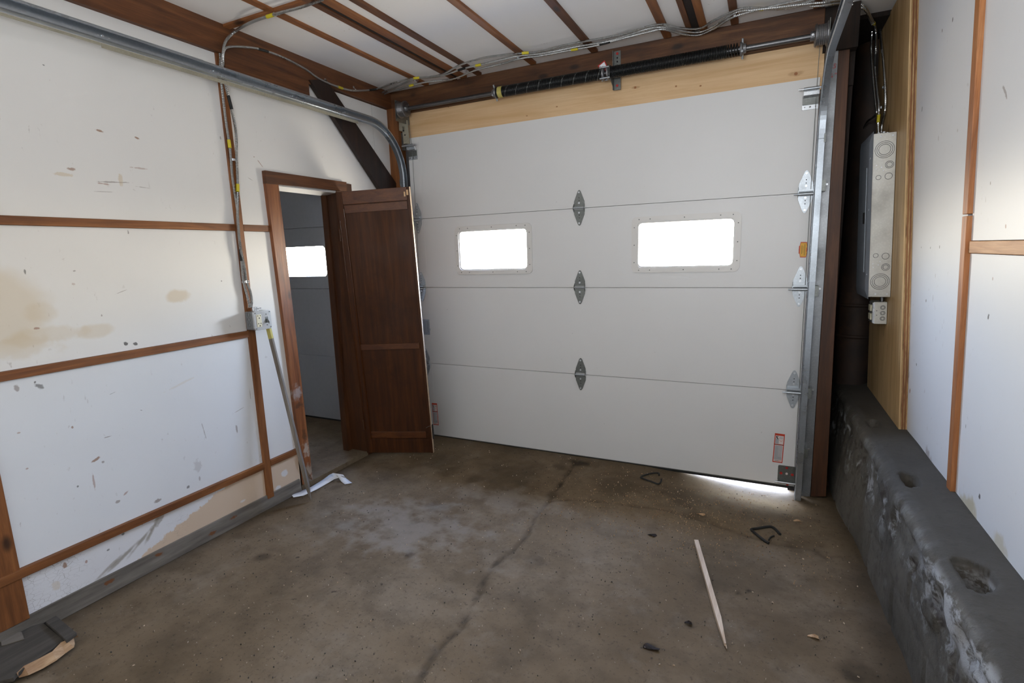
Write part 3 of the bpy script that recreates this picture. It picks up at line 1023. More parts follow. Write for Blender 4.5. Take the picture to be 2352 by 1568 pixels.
def build_base_wall():
    prof = []                                         # (x, z, zone) floor -> ledge -> wall foot
    for k in range(40):
        t = k / 39
        prof.append((0.0, -0.12 + 0.605 * t, t))
    for k in range(1, 8):
        t = k / 8 * math.pi / 2
        prof.append((0.055 * (1 - math.cos(t)), 0.485 + 0.055 * math.sin(t), 1.0))
    for k in range(22):
        t = k / 21
        prof.append((0.055 + 0.172 * t, 0.540 + .004 * t, 2.0))
    y0, y1, st = -3.6, 0.91, 0.0125
    ny = int((y1 - y0) / st)
    vs, band, cav = [], [], []
    npf = len(prof)
    for j in range(ny + 1):
        y = y0 + (y1 - y0) * j / ny
        xf = np.interp(y, [-3.6, -1.3, -0.7, -0.36, 0.05, 0.6], [0.60, 0.519, 0.489, 0.466, 0.452, 0.44])
        xt = np.interp(y, [-3.6, -2.0, -1.2, -0.6, 0.6], [0.53, 0.505, 0.50, 0.495, 0.485])
        for i, (dx, z, t) in enumerate(prof):
            if t <= 1.0:
                x = xf + (xt - xf) * max(0.0, z / 0.52) + dx
                nz = noise.noise(Vector((y * 2.6, z * 5, 1)))
                rough = sstep(0.50, 0.80, t + 0.30 * nz)
                if t >= 0.999:
                    rough *= 0.25
                fl_ = sstep(-0.05, 0.02, noise.noise(Vector((y * 4.2, z * 6.0, 7)))) * 0.6 + sstep(0.05, 0.12, noise.noise(Vector((y * 8.5, z * 9.0, 17)))) * 0.5
                disp = 0.006 * noise.noise(Vector((y * 4, z * 5, 4))) + rough * (0.019 * fl_ + 0.004 * noise.noise(Vector((y * 30, z * 34, 9)))) + 0.003 * sstep(0.2, 0.3, noise.noise(Vector((y * 9, z * 11, 2))))
                # course joints of the blocks
                for zj in (0.19, 0.385):
                    dj = abs(z - zj + 0.006 * noise.noise(Vector((y * 5, 3, 3))))
                    if dj < 0.010:
                        disp += 0.006 * (1 - dj / 0.010)
                row = int(z / 0.195)
                yy = (y + 0.2 * (row % 2)) % 0.40
                if min(yy, 0.40 - yy) < 0.009:
                    disp += 0.006
                x += disp
                vs.append((x, y, z))
                band.append(rough)
                cav.append(0.0)
            else:
                x = xt + dx
                zz = z + 0.004 * noise.noise(Vector((y * 4, x * 7, 2))) + (0.02 if y < -1.5 else 0.0) * 0 + 0.012 * sstep(0.6, 0.69, x)
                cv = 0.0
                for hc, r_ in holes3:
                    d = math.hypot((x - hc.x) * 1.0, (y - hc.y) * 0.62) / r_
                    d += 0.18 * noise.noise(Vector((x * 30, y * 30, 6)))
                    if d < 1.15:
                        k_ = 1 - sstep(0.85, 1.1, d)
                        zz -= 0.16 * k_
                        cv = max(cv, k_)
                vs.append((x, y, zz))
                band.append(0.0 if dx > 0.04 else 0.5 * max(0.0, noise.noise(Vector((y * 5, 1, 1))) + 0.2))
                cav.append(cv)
    fs = [(j * npf + i, j * npf + i + 1, (j + 1) * npf + i + 1, (j + 1) * npf + i) for j in range(ny) for i in range(npf - 1)]
    n0 = len(vs)
    vs += [(0.95, 0.91, -0.12), (0.95, 0.91, 0.54), (0.95, -3.6, -0.12), (0.95, -3.6, 0.54)]
    band += [0] * 4
    cav += [0] * 4
    fs += [(ny * npf + npf - 1, n0 + 1, n0 + 3, npf - 1)]
    mb = MB()
    mb.add(vs, fs, True)
    o = mb.build('base_wall', M['old_concrete'], wall_right, recalc=True)
    for nm_, val in (('rough_band', band), ('cavity', cav)):
        a = o.data.attributes.new(nm_, 'FLOAT', 'POINT')
        a.data.foreach_set('value', val)
    return o


build_base_wall()
MB().box((0.56, -8.0, -0.1), (0.80, -3.6, 0.54)).build('base_block', M['old_concrete'], wall_right)

# rear wall
wb = MB()
wb.box((-2.9, -6.6, 0.0), (0.9, -6.4, 2.9))
wb.build('wall_rear', M['wall_plain'], kind='structure')

# dark pipe in the corner recess, standing on the ledge
pipe = thing('waste_pipe', 'fat dark rusty pipe with ring joints in the black corner recess', 'pipe', (0.588, 0.70, 0.54))
MB().tube([(0.588, 0.70, 0.53), (0.588, 0.70, 2.695)], 0.112, 28, True, True).build('pipe_body', M['pipe'], pipe)
for z in (0.865, 1.075):
    MB().tube([(0.588, 0.70, z - .012), (0.588, 0.70, z - .006), (0.588, 0.70, z + .006), (0.588, 0.70, z + .012)], [.113, .121, .121, .113], 28, False, True).build('ring_joint', M['pipe'], pipe)

# ------------------------------------------------------------------ GARAGE DOOR
gd = thing('garage_door', 'closed white four-section overhead garage door with two small glowing windows', 'garage door', (-1.135, 0, 0.01), kind='thing')
ZJ = [0.010, 0.620, 1.2365, 1.770, 2.378]
DX0, DX1 = -2.505, 0.236
WIN = [(-2.092, 1.368, -1.524, 1.662), (-0.745, 1.366, -0.160, 1.657)]
FRM = [(-2.122, 1.335, -1.488, 1.694), (-0.780, 1.334, -0.126, 1.690)]
for i in range(4):
    z0, z1 = ZJ[i] + .0016, ZJ[i + 1] - .0016
    holes = [rrect(*wn_, .03) for wn_ in WIN] if i == 2 else []
    s_ = MB().plate(rrect(DX0, z0, DX1, z1, .004, 2), holes, xz(0.0), 0.048).build('section', M['door'], gd)
    # end stile caps, a whisper proud
    for sx0, sx1 in ((DX0, DX0 + .105), (DX1 - .105, DX1)):
        MB().plate(rrect(sx0, z0, sx1, z1, .002, 1), [], xz(-0.0012), 0.0012).build('end_stile', M['door'], s_)
    if i == 2:
        for wn_, fr_ in zip(WIN, FRM):
            f_ = MB().plate(rrect(*fr_, .035), [rrect(*wn_, .03)], xz(-0.008), 0.008).build('window_frame', M['wframe'], s_, bevel=0.0025)
            MB().plate(rrect(*wn_, .03), [rrect(wn_[0] + .008, wn_[1] + .008, wn_[2] - .008, wn_[3] - .008, .026)], xz(0.0), 0.05).build('window_liner', M['wframe'], s_)
            MB().plate(rrect(wn_[0] - .002, wn_[1] - .002, wn_[2] + .002, wn_[3] + .002, .03), [], xz(0.030), 0.003).build('pane', M['glass'], s_)
            x0, z0_, x1, z1_ = [(a + b) / 2 for a, b in zip(fr_, wn_)]
            for fx, fz in [(x0 + .03, z0_), (x0 + .10, z0_), ((x0 + x1) / 2, z0_), (x1 - .10, z0_), (x1 - .03, z0_), (x0 + .03, z1_), (x0 + .10, z1_), ((x0 + x1) / 2, z1_), (x1 - .10, z1_), (x1 - .03, z1_),
                           (x0, z0_ + .05), (x0, (z0_ + z1_) / 2), (x0, z1_ - .05), (x1, z0_ + .05), (x1, (z0_ + z1_) / 2), (x1, z1_ - .05)]:
                MB().tube([(fx, -.0078, fz), (fx, -.010, fz), (fx, -.0108, fz)], [.0035, .0032, .001], 8).build('screw', M['galv_dull'], s_)
for z in ZJ[1:4]:
    MB().box((DX0, 0.030, z - .012), (DX1, 0.047, z + .012)).build('joint_light_stop', M['door'], gd)  # strip added behind each joint so no daylight leaks through
MB().box((DX0, 0.004, -0.012), (DX1, 0.044, 0.012)).build('bottom_seal', M['rubber'], gd, bevel=0.004)
MB().box((DX0, 0.0, 0.006), (DX1, 0.048, 0.0115)).build('bottom_rail', M['galv_dull'], gd)


def hinge(x, z, side=0, s=1.0):
    """diamond shaped steel hinge: two leaves, knuckle, screws; side hinges carry a roller stem"""
    h = bpy.data.objects.new('hinge', None)
    COL.objects.link(h)
    h.parent = gd
    h.location = Vector((x, 0, z)) - Vector(gd.location)
    inv = Matrix.Translation((x, 0, z)).inverted()

    def put(mb_, name, mat, bev=0.0):
        o = mb_.build(name, M[mat], None, bevel=bev)
        o.parent = h
        o.matrix_parent_inverse = inv
        return o
    mt = 'galv' if side else 'galv_dull'
    wv = .036 * s
    upr = [(-wv, .012), (wv, .012), (wv, .040), (wv * .98, .046), (.011, .108), (.004, .118), (-.004, .118), (-.011, .108), (-wv * .98, .046), (-wv, .040)]
    lwr = [(a, -b + .004) for a, b in upr][::-1]
    put(MB().plate([(x + a, z + b) for a, b in upr], [], xz(-0.006), 0.005), 'hinge_leaf', mt)
    put(MB().plate([(x + a, z + b) for a, b in lwr], [], xz(-0.006), 0.005), 'hinge_leaf', mt)
    for sg in (-1, 1):                                            # bent side ears that carry the pin
        e_ = [(x + sg * wv, -.006, z + .03), (x + sg * wv, -.026, z + .010), (x + sg * wv, -.026, z - .006), (x + sg * wv, -.006, z - .026)]
        put(MB().slab(e_, (sg * .0025, 0, 0)), 'hinge_ear', mt)
    put(MB().tube([(x - wv - .004, -.018, z + .002), (x + wv + .004, -.018, z + .002)], .0065, 12), 'hinge_pin', 'galv')
    if side:
        ln = .062
        a, b = (x - wv - .024, x + ln) if side > 0 else (x - ln, x + wv + .024)
        put(MB().tube([(a, -.034, z - .012), (b, -.034, z - .012)], .0055, 10), 'roller_stem', 'galv')
        put(MB().tube([(x - wv, -.034, z - .012), (x + wv, -.034, z - .012)], .009, 10), 'roller_sleeve', 'galv')
        put(MB().box((x - wv, -.036, z + .004), (x + wv, -.010, z + .012)), 'bracket_lip', 'galv')
    for dz in (.103, .068, .050, .034, -.030, -.046, -.064, -.099):
        big = abs(dz) in (.103, .034, .030, .099)
        put(MB().disc((x, -.006, z + dz), (0, -1, 0), .0062 if big else .003, .005 if big else .0008, 10), 'screw', 'strap' if big else 'dark_hole')


for z in ZJ[1:4]:
    hinge(-1.135, z)
    hinge(0.200, z + .004, 1)
    hinge(-2.455, z + .004, -1)


def sub(mb_, name, mat, parent, bev=0.0):
    o = mb_.build(name, M[mat], None, bevel=bev)
    o.parent = parent
    o.matrix_parent_inverse = Matrix.Translation(parent['at']).inverted()
    return o


def holder(name, loc, parent):
    h = bpy.data.objects.new(name, None)
    COL.objects.link(h)
    h.parent = parent
    h.location = Vector(loc) - Vector(parent.location)
    h['at'] = tuple(loc)
    return h


# top roller brackets
for sg, x in ((1, 0.196), (-1, -2.462)):
    zt = 2.27
    h = holder('top_bracket', (x, 0, zt), gd)
    sub(MB().box((x - .040, -.004, zt - .055), (x + .040, 0, zt - .025)), 'bracket_foot', 'strap', h, .001)
    sub(MB().box((x - .038, -.010, zt - .030), (x + .038, -.002, zt + .018)), 'bracket_plate', 'galv_dull', h, .001)
    sub(MB().slab([(x - .036, -.012, zt + .006), (x - .036, -.036, zt + .014), (x - .036, -.036, zt + .036), (x - .036, -.012, zt + .030)], (.076, 0, 0)), 'slide', 'strap', h, .001)
    a, b = (x - .062, x + .068) if sg > 0 else (x - .068, x + .062)
    sub(MB().tube([(a, -.046, zt + .044), (b, -.046, zt + .044)], .006, 10), 'roller_stem', 'strap', h)
    sub(MB().tube([(x - .036, -.046, zt + .044), (x + .036, -.046, zt + .044)], .009, 10), 'roller_sleeve', 'galv', h)
    for k in (-.026, 0, .026):
        sub(MB().disc((x + k, -.004, zt - .041), (0, -1, 0), .005 if k == 0 else .003, .003, 10), 'screw', 'galv_dull', h)
# bottom bracket, right
x, z = 0.192, 0.085
h = holder('bottom_bracket', (x, 0, z), gd)
sub(MB().plate(rrect(x - .05, z - .05, x + .046, z + .052, .008, 3), [], xz(-.004), .004), 'bracket_plate', 'galv_dull', h)
sub(MB().box((x - .05, -.028, z - .058), (x + .05, -.002, z - .050)), 'bracket_shelf', 'galv_dull', h, .001)
sub(MB().tube([(x - .066, -.026, z - .050), (x + .070, -.026, z - .050)], .0055, 10), 'roller_stem', 'strap', h)
for dx, dz, mt, r_ in ((-.002, .040, 'red', .007), (-.032, .002, 'red', .008), (.030, .000, 'red', .008), (-.001, .002, 'label_white', .0065), (.006, -.068, 'red', .007)):
    sub(MB().disc((x + dx, -.004, z + dz), (0, -1, 0), r_, .004, 10), 'bolt', mt, h)
# slide bolt at the left edge
p = at(980, 750, 1, 0.0)
h = holder('slide_bolt', tuple(p), gd)
sub(MB().box((p.x - .03, -.004, p.z - .065), (p.x + .030, 0, p.z + .06)), 'bolt_plate', 'galv', h, .001)
sub(MB().box((p.x - .02, -.022, p.z - .045), (p.x + .014, -.004, p.z + .045)), 'bolt_housing', 'panel_cover', h, .002)
sub(MB().disc((p.x + .026, -.004, p.z - .02), (0, -1, 0), .012, .006, 12), 'bolt_knob', 'galv', h)
# rubber stop on the leaf side bottom
# labels
lab = holder('warning_label', (0.14, 0, .25), gd)


def warn(px, h_, parent, print_=True):
    P4 = [at(a, b, 1, 0.0) for a, b in px]

    def q(u, v, y):
        a = P4[0].lerp(P4[1], u)
        b = P4[3].lerp(P4[2], u)
        r_ = a.lerp(b, v)
        return Vector((r_.x, y, r_.z))

    def rect(u0, v0, u1, v1, y, name, mat):
        sub(MB().slab([q(u0, v0, y), q(u1, v0, y), q(u1, v1, y), q(u0, v1, y)], (0, .0004, 0)), name, mat, parent)
    rect(0, 0, 1, 1, -.0022, 'label_border', 'label_red')
    rect(.09, .07, .91, .36, -.0027, 'label_field', 'label_white')
    rect(.09, .395, .91, .965, -.0027, 'label_field', 'label_white')
    rect(.0, .372, 1, .385, -.0030, 'label_rule', 'label_black')
    rect(.11, .17, .45, .35, -.0031, 'print_block', 'label_grey')
    rect(.12, .41, .86, .90, -.0031, 'print_block', 'label_grey')
    for k in range(3):
        rect(.48, .10 + .03 * k, .86, .115 + .03 * k, -.0031, 'print_line', 'label_grey')
    for k in range(8):
        rect(.45, .45 + .045 * k, .84, .458 + .045 * k, -.0034, 'print_line', 'label_white')
    # small pictogram: figure under a falling door
    for a_, b_, c_, d_ in ((.14, .085, .40, .10), (.16, .10, .24, .15), (.22, .12, .32, .16), (.28, .15, .36, .19)):
        rect(a_, b_, c_, d_, -.0034, 'pictogram', 'label_black')
    for k in range(3):
        rect(.52 + .11 * k, .22 + .03 * (k % 2), .60 + .11 * k, .235 + .03 * (k % 2), -.0034, 'pictogram', 'label_red')
    # short row of letters at the foot
    for k in range(5):
        rect(.22 + .125 * k, .915, .29 + .125 * k, .945, -.0034, 'letter', 'label_black' if k < 3 else 'label_red')


warn([(1780, 994), (1803, 997), (1797, 1063), (1774, 1060)], 0, lab)
lab2 = holder('warning_label', (-2.387, 0, .2), gd)
warn([(992, 925), (1004, 926), (1008, 976), (996, 975)], 0, lab2)
lab3 = holder('caution_label', (.205, 0, 1.455), gd)
hx = [(1839.2, 555.5), (1853.5, 555.5), (1855.5, 573), (1851, 591), (1837.5, 591), (1834.5, 573)]
c0 = Vector((0, 0, 0))
for a, b in hx:
    c0 += at(a, b, 1, 0.0) / 6
for k, mt, y in ((1.0, 'label_red', -.0022), (.90, 'label_orange', -.0027)):
    pts = [c0 + (at(a, b, 1, 0.0) - c0) * k for a, b in hx]
    sub(MB().slab([Vector((p.x, y, p.z)) for p in pts], (0, .0004, 0)), 'label_field', mt, lab3)
for dx, w_, z0, z1, mt in ((-.020, .006, -.022, .022, 'label_red'), (-.008, .004, -.024, .024, 'label_olive'), (-.001, .002, -.02, .02, 'label_olive'), (.006, .0035, -.032, .03, 'label_olive'), (.018, .006, -.012, .012, 'label_red')):
    sub(MB().box((c0.x + dx - w_ / 2, -.0032, c0.z + z0), (c0.x + dx + w_ / 2, -.0028, c0.z + z1)), 'print_line', mt, lab3)


# ------------------------------------------------------------------ door tracks
def track(side, label):
    """2-inch C track: vertical rail, curve, horizontal rail, with angle irons"""
    s = 1 if side == 'R' else -1
    xc = 0.272 if s > 0 else -2.553                  # web plane (outer side)
    t = thing('door_track', label, 'door track', (xc, -0.05, 0.0))
    # section: u = towards the door middle (-s in X), v = away from the path centre
    th = .0022
    sec = [(0, -.026), (.030, -.026), (.034, -.022), (.034, -.014), (.034 - th, -.014), (.034 - th, -.021), (.029, -.026 + th), (th, -.026 + th), (th, .026 - th), (.029, .026 - th), (.034 - th, .021), (.034 - th, .014), (.034, .014), (.034, .022), (.030, .026), (0, .026)]
    U = Vector((-s, 0, 0))
    R_ = 0.36
    yv, zh = -0.040, 2.435
    zfoot = floor_z(xc, yv) if s > 0 else 0.0

    def frame(p, a):
        # a: 0 = going up, 90deg = going back (-Y); v points to +Y / +Z outer side
        return (Vector(p), U, Vector((0, math.cos(a), math.sin(a))))
    ztop = zh - R_
    vert = [frame((xc, yv, zfoot), 0), frame((xc, yv, ztop - .03), 0)]
    MB().strip(vert, sec).build('vertical_rail', M['galv_rail'], t)
    cur = []
    for k in range(25):
        a = math.pi / 2 * k / 24
        cur.append(frame((xc, yv - R_ + R_ * math.cos(a), ztop + R_ * math.sin(a)), a))
    cur = [frame((xc, yv, ztop - .028), 0)] + cur
    MB().strip(cur, sec, False).build('curved_rail', M['galv_rail'], t)
    MB().strip([frame((xc, yv - R_ - .002, zh), math.pi / 2), frame((xc, -4.6, zh + .01), math.pi / 2)], sec).build('horizontal_rail', M['galv_rail'], t)
    # splice where curve meets the vertical rail
    MB().box((xc - .004, yv - .03, ztop - .05), (xc + .004, yv + .03, ztop - .005)).build('splice_plate', M['galv_dull'], t)
    # reinforcing angle along the horizontal rail
    y1 = -1.62 if s < 0 else -0.55
    x0, x1 = (xc - .004, xc + .030) if s < 0 else (xc - .030, xc + .004)
    ag = MB()
    ag.box((min(x0, x1), -4.6, zh + .028), (max(x0, x1), y1, zh + .031))
    ag.box((xc - .002 - .002 * 0, -4.6, zh - .0), (xc + .002, y1, zh + .031))
    ag.build('angle_iron', M['galv'], t)
    if s < 0:
        MB().box((xc + .002, -2.06, zh - .044), (xc + .005, -.50, zh - .026)).build('lower_angle', M['beige_metal'], t)
        MB().box((xc + .002, -4.6, zh - .036), (xc + .005, -2.062, zh - .026)).build('lower_angle', M['beige_metal'], t)
    # bolts through the rail
    for yb in ((-.62, -1.05, -1.55, -2.05) if s < 0 else (-.7, -1.1)):
        for k in (-.018, 0, .024):
            MB().disc((xc - s * .0022, yb + k, zh + (.0 if k else .006)), (-s, 0, 0), .0045, .003, 8).build('bolt', M['strap'], t)
    # wall brackets for the vertical rail
    for zb in (.25, .62, 1.22, 1.80):
        b0, b1 = (xc, xc + s * .020)
        MB().box((min(b0, b1), yv - .018, zb - .03), (max(b0, b1), 0.012, zb + .03)).build('jamb_bracket', M['galv_dull'], t)
        MB().disc((xc + s * .030, .010, zb + .01), (0, -1, 0), .006, .006, 8).build('bolt', M['strap'], t)
    return t


tl = track('L', 'long galvanised door track running overhead along the white left wall')
tr_ = track('R', 'galvanised door track rising beside the zinc jamb and breaker panel')

# perforated beige flag bracket, left, and its upright
fb = thing('flag_bracket', 'beige perforated angle bracket between left track curve and pine header', 'bracket', (-2.55, -0.02, 2.45))
P0, P1, P2, P3 = [at(a, b, 1, -0.02) for a, b in ((884, 278), (930, 291), (930, 304), (888, 291))]
MB().slab([P0, P1, P2, P3], (0, .003, 0)).build('arm', M['beige_metal'], fb)
P = [at(a, b, 1, -0.02) for a, b in ((922, 276), (936, 276), (941, 330), (927, 330))]
MB().slab(P, (0, .003, 0)).build('upright', M['beige_metal'], fb)
P = [at(a, b, 1, -0.018) for a, b in ((908, 276), (924, 278), (926, 296), (908, 292))]
MB().slab(P, (0, .003, 0)).build('gusset', M['beige_metal'], fb)
for a, b in ((889, 284), (895, 286), (904, 288.5), (913, 283), (927, 300), (930, 310)):
    c_ = at(a, b, 1, -0.021)
    MB().box((c_.x - .006, -.0222, c_.z - .004), (c_.x + .006, -.0205, c_.z + .004)).build('slot', M['dark_hole'], fb)
P = [at(a, b, 1, 0.0) for a, b in ((918, 305), (928, 305), (932, 345), (921, 345))]
MB().slab(P, (0, .02, 0)).build('angle_iron', M['galv_dull'], fb)

# ------------------------------------------------------------------ torsion shaft, springs, drums
SY, SZ = -0.095, 2.56
ts = thing('torsion_shaft', 'steel torsion shaft with two black coil springs above the pine header', 'door spring', (-1.13, SY, SZ))
XL, XR = at(925, 252, 1, SY).x, 0.250
MB().tube([(XL - .03, SY, SZ), (XR + .02, SY, SZ)], .0145, 16).build('shaft', M['steel_dark'], ts)


def coil(x0, x1, rad=.031, wire=.0042, pitch=.0084, gap_end=None):
    n = int((x1 - x0) / pitch)
    pts = []
    per = 14
    for i in range(n * per + 1):
        a = 2 * math.pi * i / per
        x = x0 + (x1 - x0) * i / (n * per)
        pts.append((x, SY + rad * math.cos(a), SZ + rad * math.sin(a)))
    return MB().tube(pts, wire, 5, True, True)


xs0 = at(1145, 214, 1, SY).x
xc_ = at(1390, 172, 1, SY).x
xs1 = at(1697, 122, 1, SY).x
coil(xs0, xc_ - .02).build('left_spring', M['spring'], ts)
coil(xc_ + .03, xs1 - .06).build('right_spring', M['spring'], ts)
coil(xs1 - .06, xs1, pitch=.0135).build('spring_end', M['spring'], ts)
for x, sg in ((xs0 - .012, -1), (xs1 + .006, 1)):
    pr = [(0, .036), (.006, .038), (.012, .036), (.016, .026), (.030, .024), (.032, .018)]
    MB().tube([(x + sg * a, SY, SZ) for a, b in pr], [b for a, b in pr], 18, True, False).build('winding_cone', M['cast'], ts)
    for k in range(4):
        a = math.pi / 2 * k + .5
        MB().tube([(x + sg * .012, SY + .02 * math.cos(a), SZ + .02 * math.sin(a)), (x + sg * .012, SY + .052 * math.cos(a), SZ + .052 * math.sin(a))], .006, 8).build('set_screw', M['galv'], ts)
MB().tube([(xs0 + .002, SY, SZ), (xs0 + .035, SY, SZ)], .0355, 16, False, True).build('paint_band', M['yellow_paint'], ts)
# centre plate and cones
for x in (xc_ - .018, xc_ + .012):
    pr = [(0, .033), (.004, .042), (.010, .042), (.016, .034)]
    MB().tube([(x + a, SY, SZ) for a, b in pr], [b for a, b in pr], 22, True, True).build('spring_cone', M['cast'], ts)
for a in (.9, 2.4, 4.1, 5.4):
    MB().tube([(xc_ - .028, SY + .040 * math.cos(a), SZ + .040 * math.sin(a)), (xc_ + .036, SY + .040 * math.cos(a), SZ + .040 * math.sin(a))], .005, 8).build('cone_bolt', M['galv'], ts)
bx = xc_ + .055
MB().plate(rrect(bx - .020, 2.475, bx + .022, 2.702, .002, 1), [], xz(-.018), .004).build('centre_bracket', M['galv_dull'], ts)
MB().box((bx - .024, -.040, 2.475), (bx - .020, -.014, 2.702)).build('bracket_flange', M['galv_dull'], ts)
MB().slab([(bx - .022, -.015, 2.478), (bx - .022, -.135, 2.535), (bx - .022, -.135, 2.59), (bx - .022, -.10, 2.60), (bx - .022, -.015, 2.56)], (.003, 0, 0)).build('bearing_plate', M['galv_dull'], ts)
for k, mt in ((2.686, 'red'), (2.662, 'dark_hole'), (2.640, 'dark_hole'), (2.618, 'dark_hole'), (2.50, 'red')):
    MB().disc((bx + .001, -.018, k), (0, -1, 0), .0075 if mt == 'red' else .005, .004 if mt == 'red' else .0006, 12).build('bracket_bolt', M[mt], ts)
# tag wired on the spring
tg = [at(a, b, 1, SY - .02) for a, b in ((1376, 152), (1387, 141), (1392, 153), (1384, 160))]
tg = [Vector((p.x, SY - .02 + .03 * i / 3, p.z)) for i, p in enumerate(tg)]
cc = sum(tg, Vector()) / 4
MB().slab([cc + (p - cc) * 1.35 for p in tg], (0, .0015, 0)).build('warning_tag', M['red'], ts)
MB().slab([cc + (p - cc) + Vector((0, -.002, 0)) for p in tg], (0, .0015, 0)).build('tag_field', M['paper'], ts)


def drum(x, flip, label):
    d = thing('cable_drum', label, 'cable drum', (x, SY, SZ))
    pr = [(-.030, .050), (-.026, .056), (-.022, .056), (-.020, .048)] + [(-.018 + .0045 * k, .048 + (.0022 if k % 2 else 0)) for k in range(9)] + [(.022, .050), (.026, .060), (.030, .060)]
    MB().tube([(x + flip * a, SY, SZ) for a, b in pr], [b for a, b in pr], 28, True, False).build('drum_body', M['cast'], d)
    MB().tube([(x - flip * .050, SY, SZ), (x - flip * .028, SY, SZ)], .024, 16).build('hub', M['cast'], d)
    for k in range(2):
        a = 1.0 + 2.2 * k
        MB().disc((x - flip * .040, SY + .022 * math.cos(a), SZ + .022 * math.sin(a)), (0, math.cos(a), math.sin(a)), .006, .010, 8).build('set_screw', M['strap'], d)
    MB().box((x + flip * .034 - .0015, SY - .05, SZ - .085), (x + flip * .034 + .0015, 0.02, SZ + .06)).build('end_plate', M['galv_dull'], d)
    # lifting cable down to the bottom bracket
    xcab = x + flip * .0
    MB().tube([(xcab, SY + .050, SZ - .01), (xcab, -.012, 2.30), (xcab + (0.01 if flip > 0 else -.01), -.012, .06)], .0016, 6).build('lift_cable', M['galv_dull'], d)
    return d


drum(XR - .028, 1, 'cast drum at the right end of the torsion shaft by the zinc jamb')
drum(XL + .004, -1, 'cast drum at the left end of the torsion shaft near the corner')


# ------------------------------------------------------------------ armoured cables
def cable(px, plane_fn, label, r_=.0068, labels=(), darks=(), group=None, name='armored_cable', swell=None):
    pts = [plane_fn(*p) for p in px]
    path = resample(catmull(pts, 0.01), 0.0042)
    rs = [r_ * (1.0 if i % 2 else 0.80) for i in range(len(path))]
    c_ = MB().tube(path, rs, 7, True, False)
    o = c_.build(name, M['conduit'], recalc=False)
    tag(o, label, 'cable', group)
    N = len(path)
    for f in labels:
        i = int(f * (N - 1))
        i0, i1 = max(0, i - 5), min(N - 1, i + 5)
        MB().tube(path[i0:i1 + 1], r_ * 1.18, 10, True, True).build('cable_label', M['yellow'], o)
    for f in darks:
        i = int(f * (N - 1))
        i0, i1 = max(0, i - 8), min(N - 1, i + 8)
        MB().tube(path[i0:i1 + 1], r_ * 1.05, 10, True, True).build('dark_marking', M['rubber'], o)
    return o, path


def onL(d=0.0):
    return lambda x, y: at(x, y, 0, -2.648 + .010 + d)


def onC(d=0.0):
    return lambda x, y: at(x, y, 2, CZ - .012 - .008 - d)


def onR(d):
    return lambda x, y: at_rw(x, y, .034 + .010 + d)


G1 = 'armored cables strapped across the ceiling'
G2 = 'armored cables down the left wall stud'
G3 = 'armored cables down to the breaker panel'
# ceiling run to the left stud, then down to the outlet box
cA = [at(742, -2, 2, 2.69), at(690, 17, 2, 2.69), at(638, 31, 2, 2.69), at(580, 50, 2, 2.69), at(540, 72, 0, -2.61), at(518, 96, 0, -2.615), at(511, 130, 0, -2.615), at(511, 150, 0, -2.612), at(517, 190, 0, -2.612), at(533, 255, 0, -2.625), at(542, 306, 0, -2.632),
      at(543, 357, 0, -2.638), at(545, 400, 0, -2.638), at(546, 438, 0, -2.638), at(546, 502, 0, -2.632), at(552, 566, 0, -2.632), at(562, 617, 0, -2.638), at(566, 645, 0, -2.638), at(575, 670, 0, -2.632), at(578, 693, 0, -2.626), at(577, 706, 0, -2.626)]
cable([(p,) for p in cA], lambda p: p, 'armored cable coming off the ceiling, outer one bowing off the left stud', .0078, (.16, .70), (.5,), G2)
cB = [(505.5, 122), (506, 135), (506, 160), (510, 204), (519, 280), (527, 332), (530.6, 367), (533, 400), (538, 438), (545, 484), (549, 540), (555, 604), (559, 645), (571, 693), (572, 706)]
cable(cB, onL(), 'straight armored cable starting under a bright strap on the left stud', .0072, (.34,), (.78,), G2)
cC = [at(a, b, 0, -2.612) for a, b in ((512, 150), (514, 118), (526, 108), (560, 108), (600, 114), (650, 132), (700, 158), (735, 182))] + [at(775, 199, 0, -2.615), at(812, 208, 0, -2.615)] + [at(a, b, 2, 2.695) for a, b in ((862, 205), (905, 190), (950, 180), (1008, 173), (1040, 158), (1062, 147), (1110, 133), (1165, 125), (1186, 123), (1240, 118), (1300, 103), (1370, 90), (1440, 76), (1490, 60), (1524, 56), (1560, 64), (1606, 65), (1640, 47), (1688, 24), (1720, 18), (1790, 19), (1850, 6), (1886, -8))]
cable([(p,) for p in cC], lambda p: p, 'armored cable sagging along the dark top plate then across the ceiling', .0068, (.22, .40, .60), (.08, .30), G1)
cD = [(849, 225), (905, 201), (955, 181), (1012, 174), (1066, 157), (1110, 147), (1168, 133), (1192, 128), (1250, 122), (1330, 106), (1400, 94), (1480, 68), (1524, 62), (1560, 70), (1604, 74), (1640, 60), (1686, 30), (1730, 22), (1800, 20), (1850, 10), (1900, 2)]
cable(cD, onC(), 'middle armored cable of the ceiling run, ending bare near the left corner', .0068, (.035, .34, .90), (.3,), G1)
cE = [(848, 229), (905, 208), (970, 190), (1040, 181), (1090, 162), (1150, 147), (1196, 134), (1240, 128), (1300, 117), (1370, 104), (1430, 88), (1490, 73), (1524, 67), (1566, 78), (1606, 80), (1646, 62), (1684, 39), (1735, 24), (1800, 8), (1850, -2)]
cable(cE, onC(.004), 'lowest armored cable of the ceiling run, nearest the header beam', .0068, (.16, .56), (.62,), G1)
